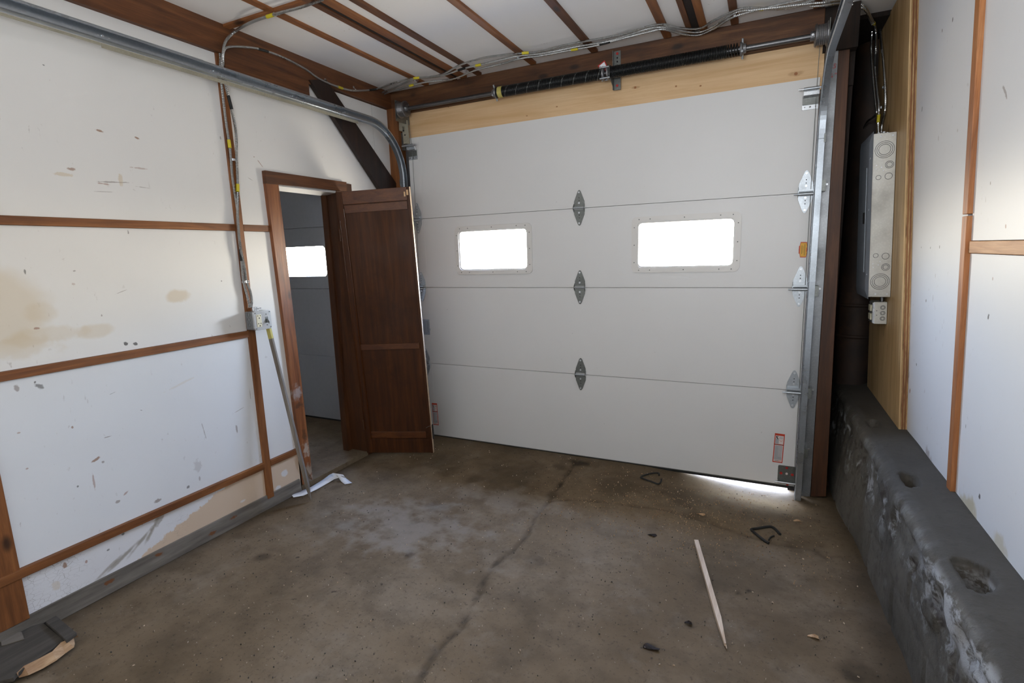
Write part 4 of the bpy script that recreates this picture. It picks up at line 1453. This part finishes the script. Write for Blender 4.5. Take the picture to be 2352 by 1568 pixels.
# second bundle continuing to the right corner, then down to the panel
cF = [at(1720, 40 - 16, 2, 2.69), at(1790, 16, 2, 2.69), at(1860, 8, 2, 2.69), at(1900, 5, 2, 2.68), at(1945, 2, 1, -.02), at(1984, 14, 1, .02), at(2000, 40, 1, .12)]
tail1 = [(2011, 66), (2012, 110), (2010, 150), (2014, 200), (2019, 250), (2017, 280), (2018, 306)]
tail2 = [(2008, 62), (2006, 110), (2008, 150), (2012, 200), (2016, 240), (2017, 262), (1998, 278), (1988, 296), (1986, 314)]


def fr_panel(px):
    return [at_rw(a, b, .075) for a, b in px]


cable([(p,) for p in cF + fr_panel(tail1)], lambda p: p, 'armored cable from the ceiling corner into the panel top', .0068, (.55, .95), (.72,), G3)
cable([(p + Vector((.0, 0, -.014)),) for p in cF[2:]] + [(p + Vector((-.01, 0, 0)),) for p in fr_panel(tail2)], lambda p: p, 'armored cable that bends away to the far top corner of the panel', .0062, (), (), G3)
cable([(2016, -4), (2020, 40), (2024, 90), (2029, 140), (2033, 200), (2033, 250), (2026, 285), (2024, 306)], onR(.0), 'armored cable running straight down the plywood from the ceiling, nearest its thick edge', .0068, (), (.25,), G3)


def strap(p, ax1, ax2, w_=.012, label='bright metal cable strap', ln=.028, parent=None):
    """one-hole strap: bent band with a screwed ear"""
    a1, a2 = Vector(ax1).normalized(), Vector(ax2).normalized()     # a1 across the cable, a2 off the surface
    al = a1.cross(a2)
    pr = []
    for k in range(9):
        a = math.pi * k / 8
        pr.append((ln * .42 * math.cos(a), .013 * math.sin(a)))
    pr = [(ln * .42 + .014, 0)] + pr
    m_ = MB()
    vs, n_ = [], len(pr)
    for s_ in (-w_ / 2, w_ / 2):
        for u, v in pr:
            vs.append(p + a1 * u + a2 * v + al * s_)
        for u, v in pr:
            vs.append(p + a1 * u + a2 * (v + .0015) + al * s_)
    fs = []
    for i in range(n_ - 1):
        fs.append((i, i + 1, 2 * n_ + i + 1, 2 * n_ + i))
        fs.append((n_ + i, 3 * n_ + i, 3 * n_ + i + 1, n_ + i + 1))
        fs.append((i, n_ + i, n_ + i + 1, i + 1))
        fs.append((2 * n_ + i, 2 * n_ + i + 1, 3 * n_ + i + 1, 3 * n_ + i))
    m_.add(vs, fs, False)
    t = thing('cable_strap', label, 'strap', tuple(p), 'cable straps')
    m_.build('band', M['strap'], t)
    MB().disc(p + a1 * (ln * .42 + .009) + a2 * .001, a2, .0045, .003, 8).build('screw', M['galv_dull'], t)
    return t


for px, py, lb, ln in ((507, 119, 'small bright strap where the left stud meets the dark top plate', .022), (513, 153, 'bright strap on the left stud just above the track', .03), (534, 367, 'bright strap high on the left stud below the track', .036), (561, 647, 'bright strap low on the left stud above the outlet box', .036)):
    strap(at(px, py, 0, -2.644), (0, 1, 0), (1, 0, 0), label=lb, ln=ln)
for px, py, lb, ln in ((632, 30, 'strap on the cable crossing the first ceiling strip', .024), (955, 183, 'strap on the ceiling strip nearest the left corner', .034), (1066, 160, 'strap under the paired ceiling strips left of centre', .034), (1190, 128, 'strap on the ceiling cables above the left garage window', .036), (1524, 62, 'bright white strap on the ceiling cables above the right garage window', .042), (1688, 32, 'strap on the ceiling cables nearest the right drum', .036)):
    strap(at(px, py, 2, CZ - .012), (0, 1, 0), (0, 0, -1), label=lb, ln=ln)
strap(at(748, 189, 0, -2.629), (0, 0, 1), (1, 0, 0), label='strap on the dark top plate above the diagonal brace', ln=.02)
strap(at(813, 206, 0, -2.629), (0, 0, 1), (1, 0, 0), label='strap on the dark top plate between brace and corner', ln=.02)
for px, py, lb in ((2023, 47, 'uppermost strap on the plywood beside the track'), (2012, 62, 'bright strap on the paired cables leaving the track'), (2033, 200, 'strap on the single cable halfway down the plywood'), (2025, 247, 'strap on the cable bundle just above the breaker panel')):
    strap(at_rw(px, py, .036), (0, -1, 0), (-1, 0, 0), label=lb, ln=.03)

# ------------------------------------------------------------------ plywood backing, breaker panel, outlet box (right)
pb = thing('plywood_backing', 'tall plywood sheet behind the grey breaker panel', 'plywood', (0.64, 0.0, 0.55))
y_bl = -0.372
y_tl = -0.222
pz0, pz1 = 0.552, 2.712
pf = [rw(y_bl, pz0 + .0, .034), rw(0.53, pz0 + .0, .034), rw(0.52, pz1, .034), rw(y_tl, pz1, .034)]
MB().slab(pf, (.006, 0, 0)).build('face_veneer', M['ply'], pb)
edge_cols = ('ply_edge', 'brown_z', 'ply_edge', 'brown_z', 'ply_edge')
for k, mt in enumerate(edge_cols):
    d0 = .028 - .0056 * k
    o_ = .0004 if k % 2 else 0.0
    pp = [rw(y_bl + o_, pz0, d0), rw(0.53, pz0, d0), rw(0.52, pz1, d0), rw(y_tl + o_, pz1, d0)]
    MB().slab(pp, (.0056, 0, 0)).build('ply_layer', M[mt], pb)

bp_ = thing('breaker_panel', 'long grey metal breaker panel on the plywood sheet', 'breaker panel', tuple(rw(0.15, 1.2, .09)))
pt = at_rw(2060, 302, .036)
pbm = at_rw(2045, 682, .036)
PY0, PY1 = (pt.y + pbm.y) / 2, (pt.y + pbm.y) / 2 + .37
PZ0, PZ1 = pbm.z, pt.z
rbox(PY0, PZ0, PY1, PZ1, .036, .136).build('enclosure', M['panel_side'], bp_, bevel=.0015)
D = .137


def cov(y0, z0, y1, z1, d0, d1, ins):
    p = [rw(y0, z0, d0), rw(y1, z0, d0), rw(y1 - ins, z0 + ins, d1), rw(y0 + ins, z0 + ins, d1), rw(y0, z1, d0), rw(y1, z1, d0), rw(y1 - ins, z1 - ins, d1), rw(y0 + ins, z1 - ins, d1)]
    return MB().hexa(p)


cov(PY0 - .012, PZ0 - .012, PY1 + .012, PZ1 + .012, D, D + .010, .045).build('cover', M['panel_cover'], bp_, bevel=.001)
rbox(PY0 + .075, PZ0 + .13, PY1 - .06, PZ1 - .16, D + .009, D + .014).build('cover_door', M['panel_cover'], bp_, bevel=.001)
rbox(PY0 + .068, PZ0 + .125, PY0 + .074, PZ1 - .16, D + .009, D + .0105).build('door_slit', M['dark_hole'], bp_)
rbox(PY0 + .085, (PZ0 + PZ1) / 2 - .03, PY0 + .12, (PZ0 + PZ1) / 2 + .03, D + .014, D + .018).build('latch', M['dark_hole'], bp_, bevel=.001)
for z in (PZ0 + .12, (PZ0 + PZ1) / 2 - .06 + .1, PZ1 - .12):
    MB().disc(rw(PY0 + .02, z, D + .004), (-1, 0, 0), .006, .004, 10).build('cover_screw', M['strap'], bp_)


def knockout(z, dd, rr, parent, y, mat='steel_dark', ring=.0012):
    c_ = rw(y, z, dd)
    pts = [c_ + Vector((rr * math.cos(a), -.0006, rr * math.sin(a))) for a in [2 * math.pi * k / 28 for k in range(29)]]
    return MB().tube(pts, ring, 5, False, True).build('knockout', M[mat], parent)


for dz, sg in ((0, 1), (0, -1)):
    zz = PZ1 if sg > 0 else PZ0
    for z_o, dd, rr in ((.083, .085, .042), (.083, .085, .034), (.083, .085, .026), (.160, .062, .018), (.160, .062, .012), (.218, .064, .016), (.222, .108, .011)):
        knockout(zz - sg * z_o, dd, rr, bp_, PY0)
    for dd in (.052, .104):
        MB().disc(rw(PY0, zz - sg * .016, dd), (0, -1, 0), .0045, .003, 8).build('rivet', M['strap'], bp_)
    for z_o, dd in ((.160, .118), (.178, .120), (.172, .096), (.190, .088)):
        MB().disc(rw(PY0, zz - sg * z_o, dd), (0, -1, 0), .003, .002, 6).build('rivet', M['strap'], bp_)
# connectors on top
for y_, dd in ((PY0 + .10, .075), (PY0 + .13, .055), (PY0 + .12, .095)):
    c_ = rw(y_, PZ1, dd)
    MB().tube([c_, c_ + Vector((0, 0, .022))], .010, 10).build('cable_connector', M['galv'], bp_)

# outlet box hanging under the panel
ot = at_rw(2039, 692, .036)
ob_ = at_rw(2036, 744, .036)
oy, oz1, oz0 = (ot.y + ob_.y) / 2, ot.z - .004, ob_.z
ox = thing('outlet_box', 'square steel outlet box hanging below the breaker panel', 'outlet box', tuple(rw(oy + .05, oz0, .06)))
rbox(oy, oz0, oy + .105, oz1, .036, .094).build('box_body', M['panel_side'], ox, bevel=.002)
cov(oy - .001, oz0 - .001, oy + .106, oz1 + .001, .094, .104, .006).build('raised_cover', M['strap'], ox, bevel=.002)
for k in (0.3, 0.7):
    rbox(oy + .02, oz0 + (oz1 - oz0) * k - .018, oy + .085, oz0 + (oz1 - oz0) * k + .018, .104, .110).build('receptacle', M['ivory'], ox, bevel=.003)
for k in (.25, .5, .75):
    knockout(oz0 + (oz1 - oz0) * k, .056, .011, ox, oy)
    knockout(oz0 + (oz1 - oz0) * k, .056, .007, ox, oy)
for k in (.4, .6):
    MB().disc(rw(oy, oz0 + (oz1 - oz0) * k, .084), (0, -1, 0), .003, .002, 8).build('screw', M['galv_dull'], ox)
c_ = rw(oy + .035, oz1, .055)
MB().tube([c_, rw(oy + .035, PZ0, .055)], .011, 12).build('nipple', M['steel_dark'], ox)

# ------------------------------------------------------------------ outlet box on the left stud
bz0, bz1, by0, by1 = 1.100, 1.205, -1.462, -1.352
lo = thing('outlet_box', 'steel box with duplex outlet and toggle switch on the left stud', 'outlet box', (-2.62, -1.41, bz0))
MB().box((-2.647, by0, bz0), (-2.585, by1, bz1)).build('box_body', M['galv_paint'], lo, bevel=.004)
cvp = MB().plate(rrect(by0 - .002, bz0 - .002, by1 + .002, bz1 + .002, .012, 4), [], lambda a, b, w_: Vector((-2.585 + w_, a, b)), .011)
cvp.build('raised_cover', M['strap'], lo, bevel=.003)
MB().box((-2.576, by0 + .014, bz0 + .016), (-2.571, by0 + .046, bz1 - .018)).build('receptacle', M['ivory'], lo, bevel=.002)
for dz in (.030, .074):
    for dy, dz2, r_ in ((.022, .006, .0028), (.038, .006, .0028), (.030, -.007, .0034)):
        MB().disc((-2.571, by0 + dy, bz0 + dz + dz2), (1, 0, 0), r_, .001, 8).build('socket_hole', M['dark_hole'], lo)
MB().box((-2.575, by0 + .072, bz0 + .034), (-2.573, by0 + .090, bz1 - .036)).build('switch_plate', M['galv_dull'], lo)
MB().hexa([(-2.574, by0 + .076, bz0 + .044), (-2.574, by0 + .086, bz0 + .044), (-2.574, by0 + .086, bz0 + .060), (-2.574, by0 + .076, bz0 + .060),
           (-2.556, by0 + .078, bz0 + .030), (-2.556, by0 + .084, bz0 + .030), (-2.556, by0 + .084, bz0 + .040), (-2.556, by0 + .078, bz0 + .040)]).build('switch_toggle', M['galv_dull'], lo)
for dy, dz in ((.008, .008), (.104, .008), (.008, .096), (.104, .096), (.081, .022), (.081, .084)):
    MB().disc((-2.574, by0 + dy, bz0 + dz), (1, 0, 0), .0035, .002, 8).build('screw', M['galv_dull'], lo)
for yk in (.03, .06, .09):
    pts = [Vector((-2.618 + .011 * math.cos(a), by0 - .0006, bz0 + yk + .011 * math.sin(a))) for a in [2 * math.pi * k / 20 for k in range(21)]]
    MB().tube(pts, .001, 5, False, True).build('knockout', M['galv_dull'], lo)
for yk in (-1.418, -1.402):
    MB().tube([(-2.625, yk, bz1), (-2.625, yk, bz1 + .022)], .011, 12).build('cable_connector', M['strap'], lo)
    MB().tube([(-2.612, yk + .012, bz1 + .014), (-2.600, yk + .016, bz1 + .014)], .003, 6).build('connector_screw', M['strap'], lo)

# ------------------------------------------------------------------ open plywood door leaf
H0 = Vector((-2.652, -0.562, 0.024))
H1 = Vector((-2.645, -0.672, 1.930))
F0 = Vector((-2.180, -0.372, 0.020))
F1 = H1 + (F0 - H0)
F1.z = 1.948
lf = thing('interior_door', 'narrow brown plywood door standing open against the white garage door', 'door', tuple(H0), kind='thing')
nrm = (F0 - H0).cross(H1 - H0).normalized()
if nrm.y > 0:
    nrm = -nrm                                       # towards the camera


def lq(u, v, d=0.0):
    a = H0.lerp(F0, u)
    b = H1.lerp(F1, u)
    return a.lerp(b, v) + nrm * d


def lbox(u0, v0, u1, v1, d0, d1, name, mat, bev=.0015):
    p = [lq(u0, v0, d0), lq(u1, v0, d0), lq(u1, v0, d1), lq(u0, v0, d1), lq(u0, v1, d0), lq(u1, v1, d0), lq(u1, v1, d1), lq(u0, v1, d1)]
    return MB().hexa(p).build(name, M[mat], lf, bevel=bev)


lbox(0, 0, 1, 1, -.030, -.008, 'door_core', 'leaf')
lbox(0.0, 0.0, 0.085, 1.0, -.008, 0.0, 'stile', 'leaf', .003)
lbox(0.965, 0.0, 1.0, 1.0, -.008, 0.0, 'stile', 'leaf', .002)
lbox(0.086, 0.955, 0.964, 1.0, -.008, 0.0, 'top_rail', 'leaf_trim', .002)
lbox(0.10, 0.925, 0.955, 0.952, -.008, -.001, 'panel_moulding', 'leaf_trim', .001)
lbox(0.10, 0.420, 0.945, 0.442, -.008, .004, 'mid_batten', 'leaf_trim', .002)
lbox(0.10, 0.064, 0.92, 0.090, -.008, .004, 'lower_batten', 'leaf_trim', .002)
lbox(0.086, 0.0, 0.964, 0.055, -.008, -.006, 'bottom_rail', 'leaf', .001)
lbox(1.0, 0.0, 1.006, 1.0, -.029, -.002, 'lit_edge_strip', 'stake', .0)  # pale strip: the light on the leaf's free edge put into the colour
lbox(.96, .972, .985, .99, -.001, .001, 'chipped_spot', 'pine', .0)
lbox(.925, .968, .945, .984, -.001, .001, 'chipped_spot', 'pine', .0)
MB().tube([lq(.089, .06, -.002), lq(.089, .94, -.002)], .0045, 10).build('highlight_bead', M['bead'], lf)  # beads added to give the leaf its vertical highlights
MB().tube([lq(.020, .10, .0005), lq(.020, .90, .0005)], .0035, 10).build('highlight_bead', M['bead'], lf)
for v in (.12, .85):
    p_ = lq(0.0, v, .004)
    MB().tube([p_ - Vector((0, 0, .04)), p_ + Vector((0, 0, .04))], .006, 10).build('hinge_knuckle', M['jamb_dark'], lf)
MB().tube([lq(.93, .105, .004), lq(.97, .112, .004), lq(1.0, .113, .004)], .0015, 5).build('wire_hook', M['galv_dull'], lf)
lbox(1.002, .055, 1.02, .112, -.04, -.015, 'rubber_bumper', 'rubber', .001)

# ------------------------------------------------------------------ things leaning and lying about
# leaning stick
sb_, st_ = at(712, 1149, 2, 0.006), Vector((-2.612, -1.352, 1.098))
st = thing('leaning_stick', 'long weathered wooden stick leaning on the wall below the outlet box', 'stick', tuple(sb_))
ax = (st_ - sb_).normalized()
u_ = Vector((0.55, -0.83, 0)).normalized()
u_ = (u_ - ax * u_.dot(ax)).normalized()
v_ = ax.cross(u_)


def stickbox(c0, c1, hw, hh, name, mat, parent, U, V, taper=1.0):
    p = []
    for c_, k in ((c0, taper), (c1, 1.0)):
        for a, b in ((-1, -1), (1, -1), (1, 1), (-1, 1)):
            p.append(c_ + U * (a * hw * k) + V * (b * hh * k))
    return MB().hexa(p).build(name, M[mat], parent, bevel=.0012)


off = Vector((.008, 0, .006))
L_ = (st_ - sb_).length
stickbox(sb_ + off, sb_ + off + ax * .10, .016, .010, 'pointed_tip', 'stick_grey', st, u_, v_, .3)
stickbox(sb_ + off + ax * .10, sb_ + off + ax * (L_ - .07), .016, .010, 'shaft', 'stick_grey', st, u_, v_)
stickbox(sb_ + off + ax * (L_ - .07), sb_ + off + ax * (L_ + .0), .0162, .0102, 'painted_end', 'yellow_paint', st, u_, v_)

# fresh stake on the floor
a_, b_ = at(1599, 1243, 2, 0.012), at(1667, 1478, 2, 0.012)
ax = (b_ - a_).normalized()
pe = Vector((-ax.y, ax.x, 0))
sk = thing('wooden_stake', 'fresh pale wooden stake with pointed end lying on the floor', 'stake', tuple(a_))
zu = Vector((0, 0, 1))
Ls = (b_ - a_).length
stickbox(a_, a_ + ax * (Ls * .80), .0105, .010, 'shaft', 'stake', sk, pe, zu)
p = []
c0, c1 = a_ + ax * (Ls * .80), b_
for c_, k in ((c0, 1.0), (c1, .30)):
    for a, b in ((-1, -1), (1, -1), (1, 1), (-1, 1)):
        p.append(c_ + pe * (a * .0105 * k - (0 if k == 1 else .002)) + zu * (b * .010 * (1 if k == 1 else .6) - (0 if k == 1 else .004)))
MB().hexa(p).build('hewn_point', M['stake'], sk)
MB().tube([b_ - zu * .004, b_ + ax * .016 - zu * .006], .0022, 6).build('splinter', M['stake'], sk)

# white curled paper strip
def ribbon(ptsL, ptsR, name, mat, parent=None):
    m_ = MB()
    n_ = len(ptsL)
    vs = list(ptsL) + list(ptsR)
    vs += [p_ + Vector((0, 0, .0012)) for p_ in vs]
    fs = []
    for i in range(n_ - 1):
        fs.append((i, i + 1, n_ + i + 1, n_ + i))
        fs.append((2 * n_ + i, 3 * n_ + i, 3 * n_ + i + 1, 2 * n_ + i + 1))
        fs.append((i, 2 * n_ + i, 2 * n_ + i + 1, i + 1))
        fs.append((n_ + i, n_ + i + 1, 3 * n_ + i + 1, 3 * n_ + i))
    m_.add(vs, fs, True)
    return m_.build(name, M[mat], parent)


def fl(px, py, z=.004):
    return at(px, py, 2, z)


La = [fl(668, 1134, .012), fl(690, 1128, .004), fl(715, 1118, .004), fl(741, 1102, .010), fl(757, 1090, .030), fl(766, 1086, .045)]
Ra = [fl(674, 1142, .004), fl(697, 1138, .004), fl(727, 1124, .004), fl(752, 1110, .004), fl(768, 1100, .016), fl(778, 1097, .024)]
Lb = [fl(764, 1086, .045), fl(775, 1093, .030), fl(784, 1106, .006), fl(792, 1112, .004)]
Rb = [fl(788, 1090, .035), fl(795, 1098, .012), fl(802, 1104, .006), fl(809, 1109, .008)]
ps = thing('paper_strip', 'folded white paper strip on the floor by the doorway', 'paper', tuple(fl(735, 1112)))
ribbon(La, Ra, 'long_leg', 'paper', ps)
ribbon(Lb, Rb, 'short_leg', 'paper', ps)


# black straps
def loop(px, label, r_=.0045):
    pts = [fl(a, b, .008) for a, b in px]
    o = MB().tube(resample(catmull(pts, .01), .008), r_, 8).build('rubber_strap', M['rubber'])
    tag(o, label, 'strap', 'black rubber straps on the floor')
    return o


loop([(1514, 1091), (1512, 1086), (1495, 1087), (1473, 1094), (1478, 1099), (1500, 1107), (1512, 1111), (1518, 1106), (1519, 1100)], 'smaller bent black rubber strap near the foot of the garage door', .0055)
loop([(1792, 1227), (1780, 1214), (1771, 1209), (1757, 1210), (1740, 1213), (1725, 1215), (1730, 1220), (1745, 1233), (1757, 1242), (1766, 1247)], 'larger bent black rubber strap right of the pale stake', .007)
loop([(1766, 1240), (1770, 1233), (1778, 1230)], 'short black rubber piece inside the larger bent strap', .004)

# dusty board with broken edge, bottom left
db = thing('scrap_board', 'dusty grey board lying by the left wall with pale broken edge', 'board', tuple(fl(60, 1500)))
zb = .040


def bpnt(px, py, z=zb):
    return at(px, py, 2, z)


MB().slab([bpnt(150, 1467), bpnt(104, 1428), bpnt(-60, 1475), bpnt(-160, 1600), bpnt(30, 1556), bpnt(36, 1548)], (0, 0, -.016)).build('board_face', M['grey_board'], db, bevel=.002)
MB().slab([bpnt(128, 1413, .052), bpnt(104, 1427, .052), bpnt(152, 1470, .052), bpnt(176, 1452, .052)], (0, 0, -.014)).build('cross_piece', M['grey_board'], db, bevel=.002)
MB().slab([bpnt(104, 1428, .0405), bpnt(100, 1431, .0405), bpnt(149, 1472, .0405), bpnt(153, 1469, .0405)], (0, 0, .0008)).build('shadow_gap', M['dark_hole'], db)
edge = MB()
top = [(38, 1545), (55, 1529), (90, 1512), (120, 1496), (140, 1475), (152, 1470), (160, 1459), (170, 1447), (176, 1455)]
bot = [(44, 1556), (66, 1550), (98, 1535), (130, 1516), (150, 1500), (170, 1486), (172, 1478), (170, 1465), (180, 1462)]
vs = [bpnt(a, b, zb + .004) for a, b in top] + [bpnt(a, b, .018 + .004 * (i % 2)) for i, (a, b) in enumerate(bot)]
vs += [v_2 + Vector((-.012, .004, -.006)) for v_2 in vs]
n_ = len(top)
fs = []
for i in range(n_ - 1):
    fs += [(i, i + 1, n_ + i + 1, n_ + i), (2 * n_ + i, 3 * n_ + i, 3 * n_ + i + 1, 2 * n_ + i + 1), (i, 2 * n_ + i, 2 * n_ + i + 1, i + 1), (n_ + i, n_ + i + 1, 3 * n_ + i + 1, 3 * n_ + i)]
edge.add(vs, fs).build('broken_edge', M['broken'], db)
MB().slab([bpnt(0, 1456, .0412), bpnt(50, 1452, .0412), bpnt(56, 1468, .0412), bpnt(4, 1484, .0412)], (0, 0, .003)).build('dark_patch', M['plank'], db)
MB().box((-2.62, -2.95, 0.0), (-2.40, -2.60, .024)).build('under_block', M['grey_board'], db)

# wood crumbs, shavings and grit: nobody could count them
def litter(name, n, mat, box, size, seed, dens=None):
    rnd = random.Random(seed)
    m_ = MB()
    k = 0
    while k < n:
        x = rnd.uniform(box[0], box[1])
        y = rnd.uniform(box[2], box[3])
        if dens and rnd.random() > dens(x, y):
            continue
        if x > 0.44:
            continue
        k += 1
        a = rnd.uniform(0, math.pi)
        ln, wd, hh = rnd.uniform(*size[0]), rnd.uniform(*size[1]), rnd.uniform(.0008, .003)
        ca, sa = math.cos(a), math.sin(a)
        z = floor_z(x, y) + .004
        q_ = [(-ln, -wd), (ln, -wd * .6), (ln * .8, wd), (-ln * .7, wd * .8)]
        p_ = [(x + u * ca - v * sa, y + u * sa + v * ca, z - .003) for u, v in q_] + [(x + u * ca * .8 - v * sa * .8, y + u * sa * .8 + v * ca * .8, z + hh) for u, v in q_]
        m_.hexa(p_)
    o = m_.build(name, M[mat], kind='stuff', recalc=False)
    return o


def near_door(x, y):
    return 0.12 + 0.88 * math.exp(-((x + .35) / .45) ** 2 - ((y + .62) / .28) ** 2)


o = litter('wood_shavings', 430, 'stake', (-2.5, .44, -2.9, -.05), ((.0010, .0045), (.0004, .0010)), 3)
tag(o, 'pale wood shavings scattered over the grey floor', 'shavings')
o = litter('sawdust', 900, 'broken', (-1.3, .35, -1.1, -.05), ((.001, .0035), (.0006, .0014)), 5, near_door)
tag(o, 'tan sawdust and splinters gathered before the garage door gap', 'sawdust')
o = litter('grit', 700, 'grey_board', (-2.6, .44, -2.9, -.05), ((.0008, .003), (.0006, .002)), 9)
tag(o, 'dark grit scattered over the concrete floor', 'grit')


def leaf(px, py, s, rot, label, mat='broken'):
    c_ = fl(px, py, floor_z(*fl(px, py).xy) + .004)
    pts = []
    for k in range(10):
        a = 2 * math.pi * k / 10
        r_ = s * (1 + .25 * math.sin(3 * a + rot))
        pts.append(c_ + Vector((r_ * math.cos(a + rot), .45 * r_ * math.sin(a + rot), .004 * math.sin(a * 2))))
    o = MB().slab(pts, (0, 0, .002)).build('dry_leaf', M[mat])
    return tag(o, label, 'leaf')


leaf(1499, 1229, .022, .4, 'small dark curled leaf above the pale stake', 'black_wood')
leaf(1833, 1196, .020, 1.2, 'small brown leaf right of the larger rubber strap')
leaf(1495, 1486, .030, 2.0, 'crumpled dark leaf near the bottom of the picture left of the stake', 'black_wood')
leaf(1870, 1462, .020, .9, 'small brown leaf right of the stake point')
leaf(1610, 1181, .022, .2, 'brown leaf scrap before the bright door gap')
leaf(1582, 1430, .015, 1.0, 'small dark crumb beside the pale stake', 'black_wood')

# red marker writing on the zinc jamb: 25 1/4"
def writing(body, px, py, size, rot=0.0):
    cu = bpy.data.curves.new('marker_writing', 'FONT')
    cu.body = body
    cu.size = size
    cu.align_x = 'CENTER'
    cu.align_y = 'CENTER'
    cu.resolution_u = 3
    to = bpy.data.objects.new('tmp', cu)
    COL.objects.link(to)
    bpy.context.view_layer.update()
    me = bpy.data.meshes.new_from_object(to.evaluated_get(bpy.context.evaluated_depsgraph_get()))
    bpy.data.objects.remove(to)
    me.materials.clear()
    me.materials.append(M['marker'])
    o = bpy.data.objects.new('marker_writing', me)
    COL.objects.link(o)
    c_ = at(px, py, 1, 0.0105)
    mw = Matrix.Translation(c_) @ Matrix.Rotation(math.radians(90), 4, 'X') @ Matrix.Rotation(rot, 4, 'Z')
    o.parent = wall_front
    o.matrix_world = mw
    return o


writing('25', 1913, 152, .034, -.2)
writing('\u00bc"', 1912, 174, .034, -.1)
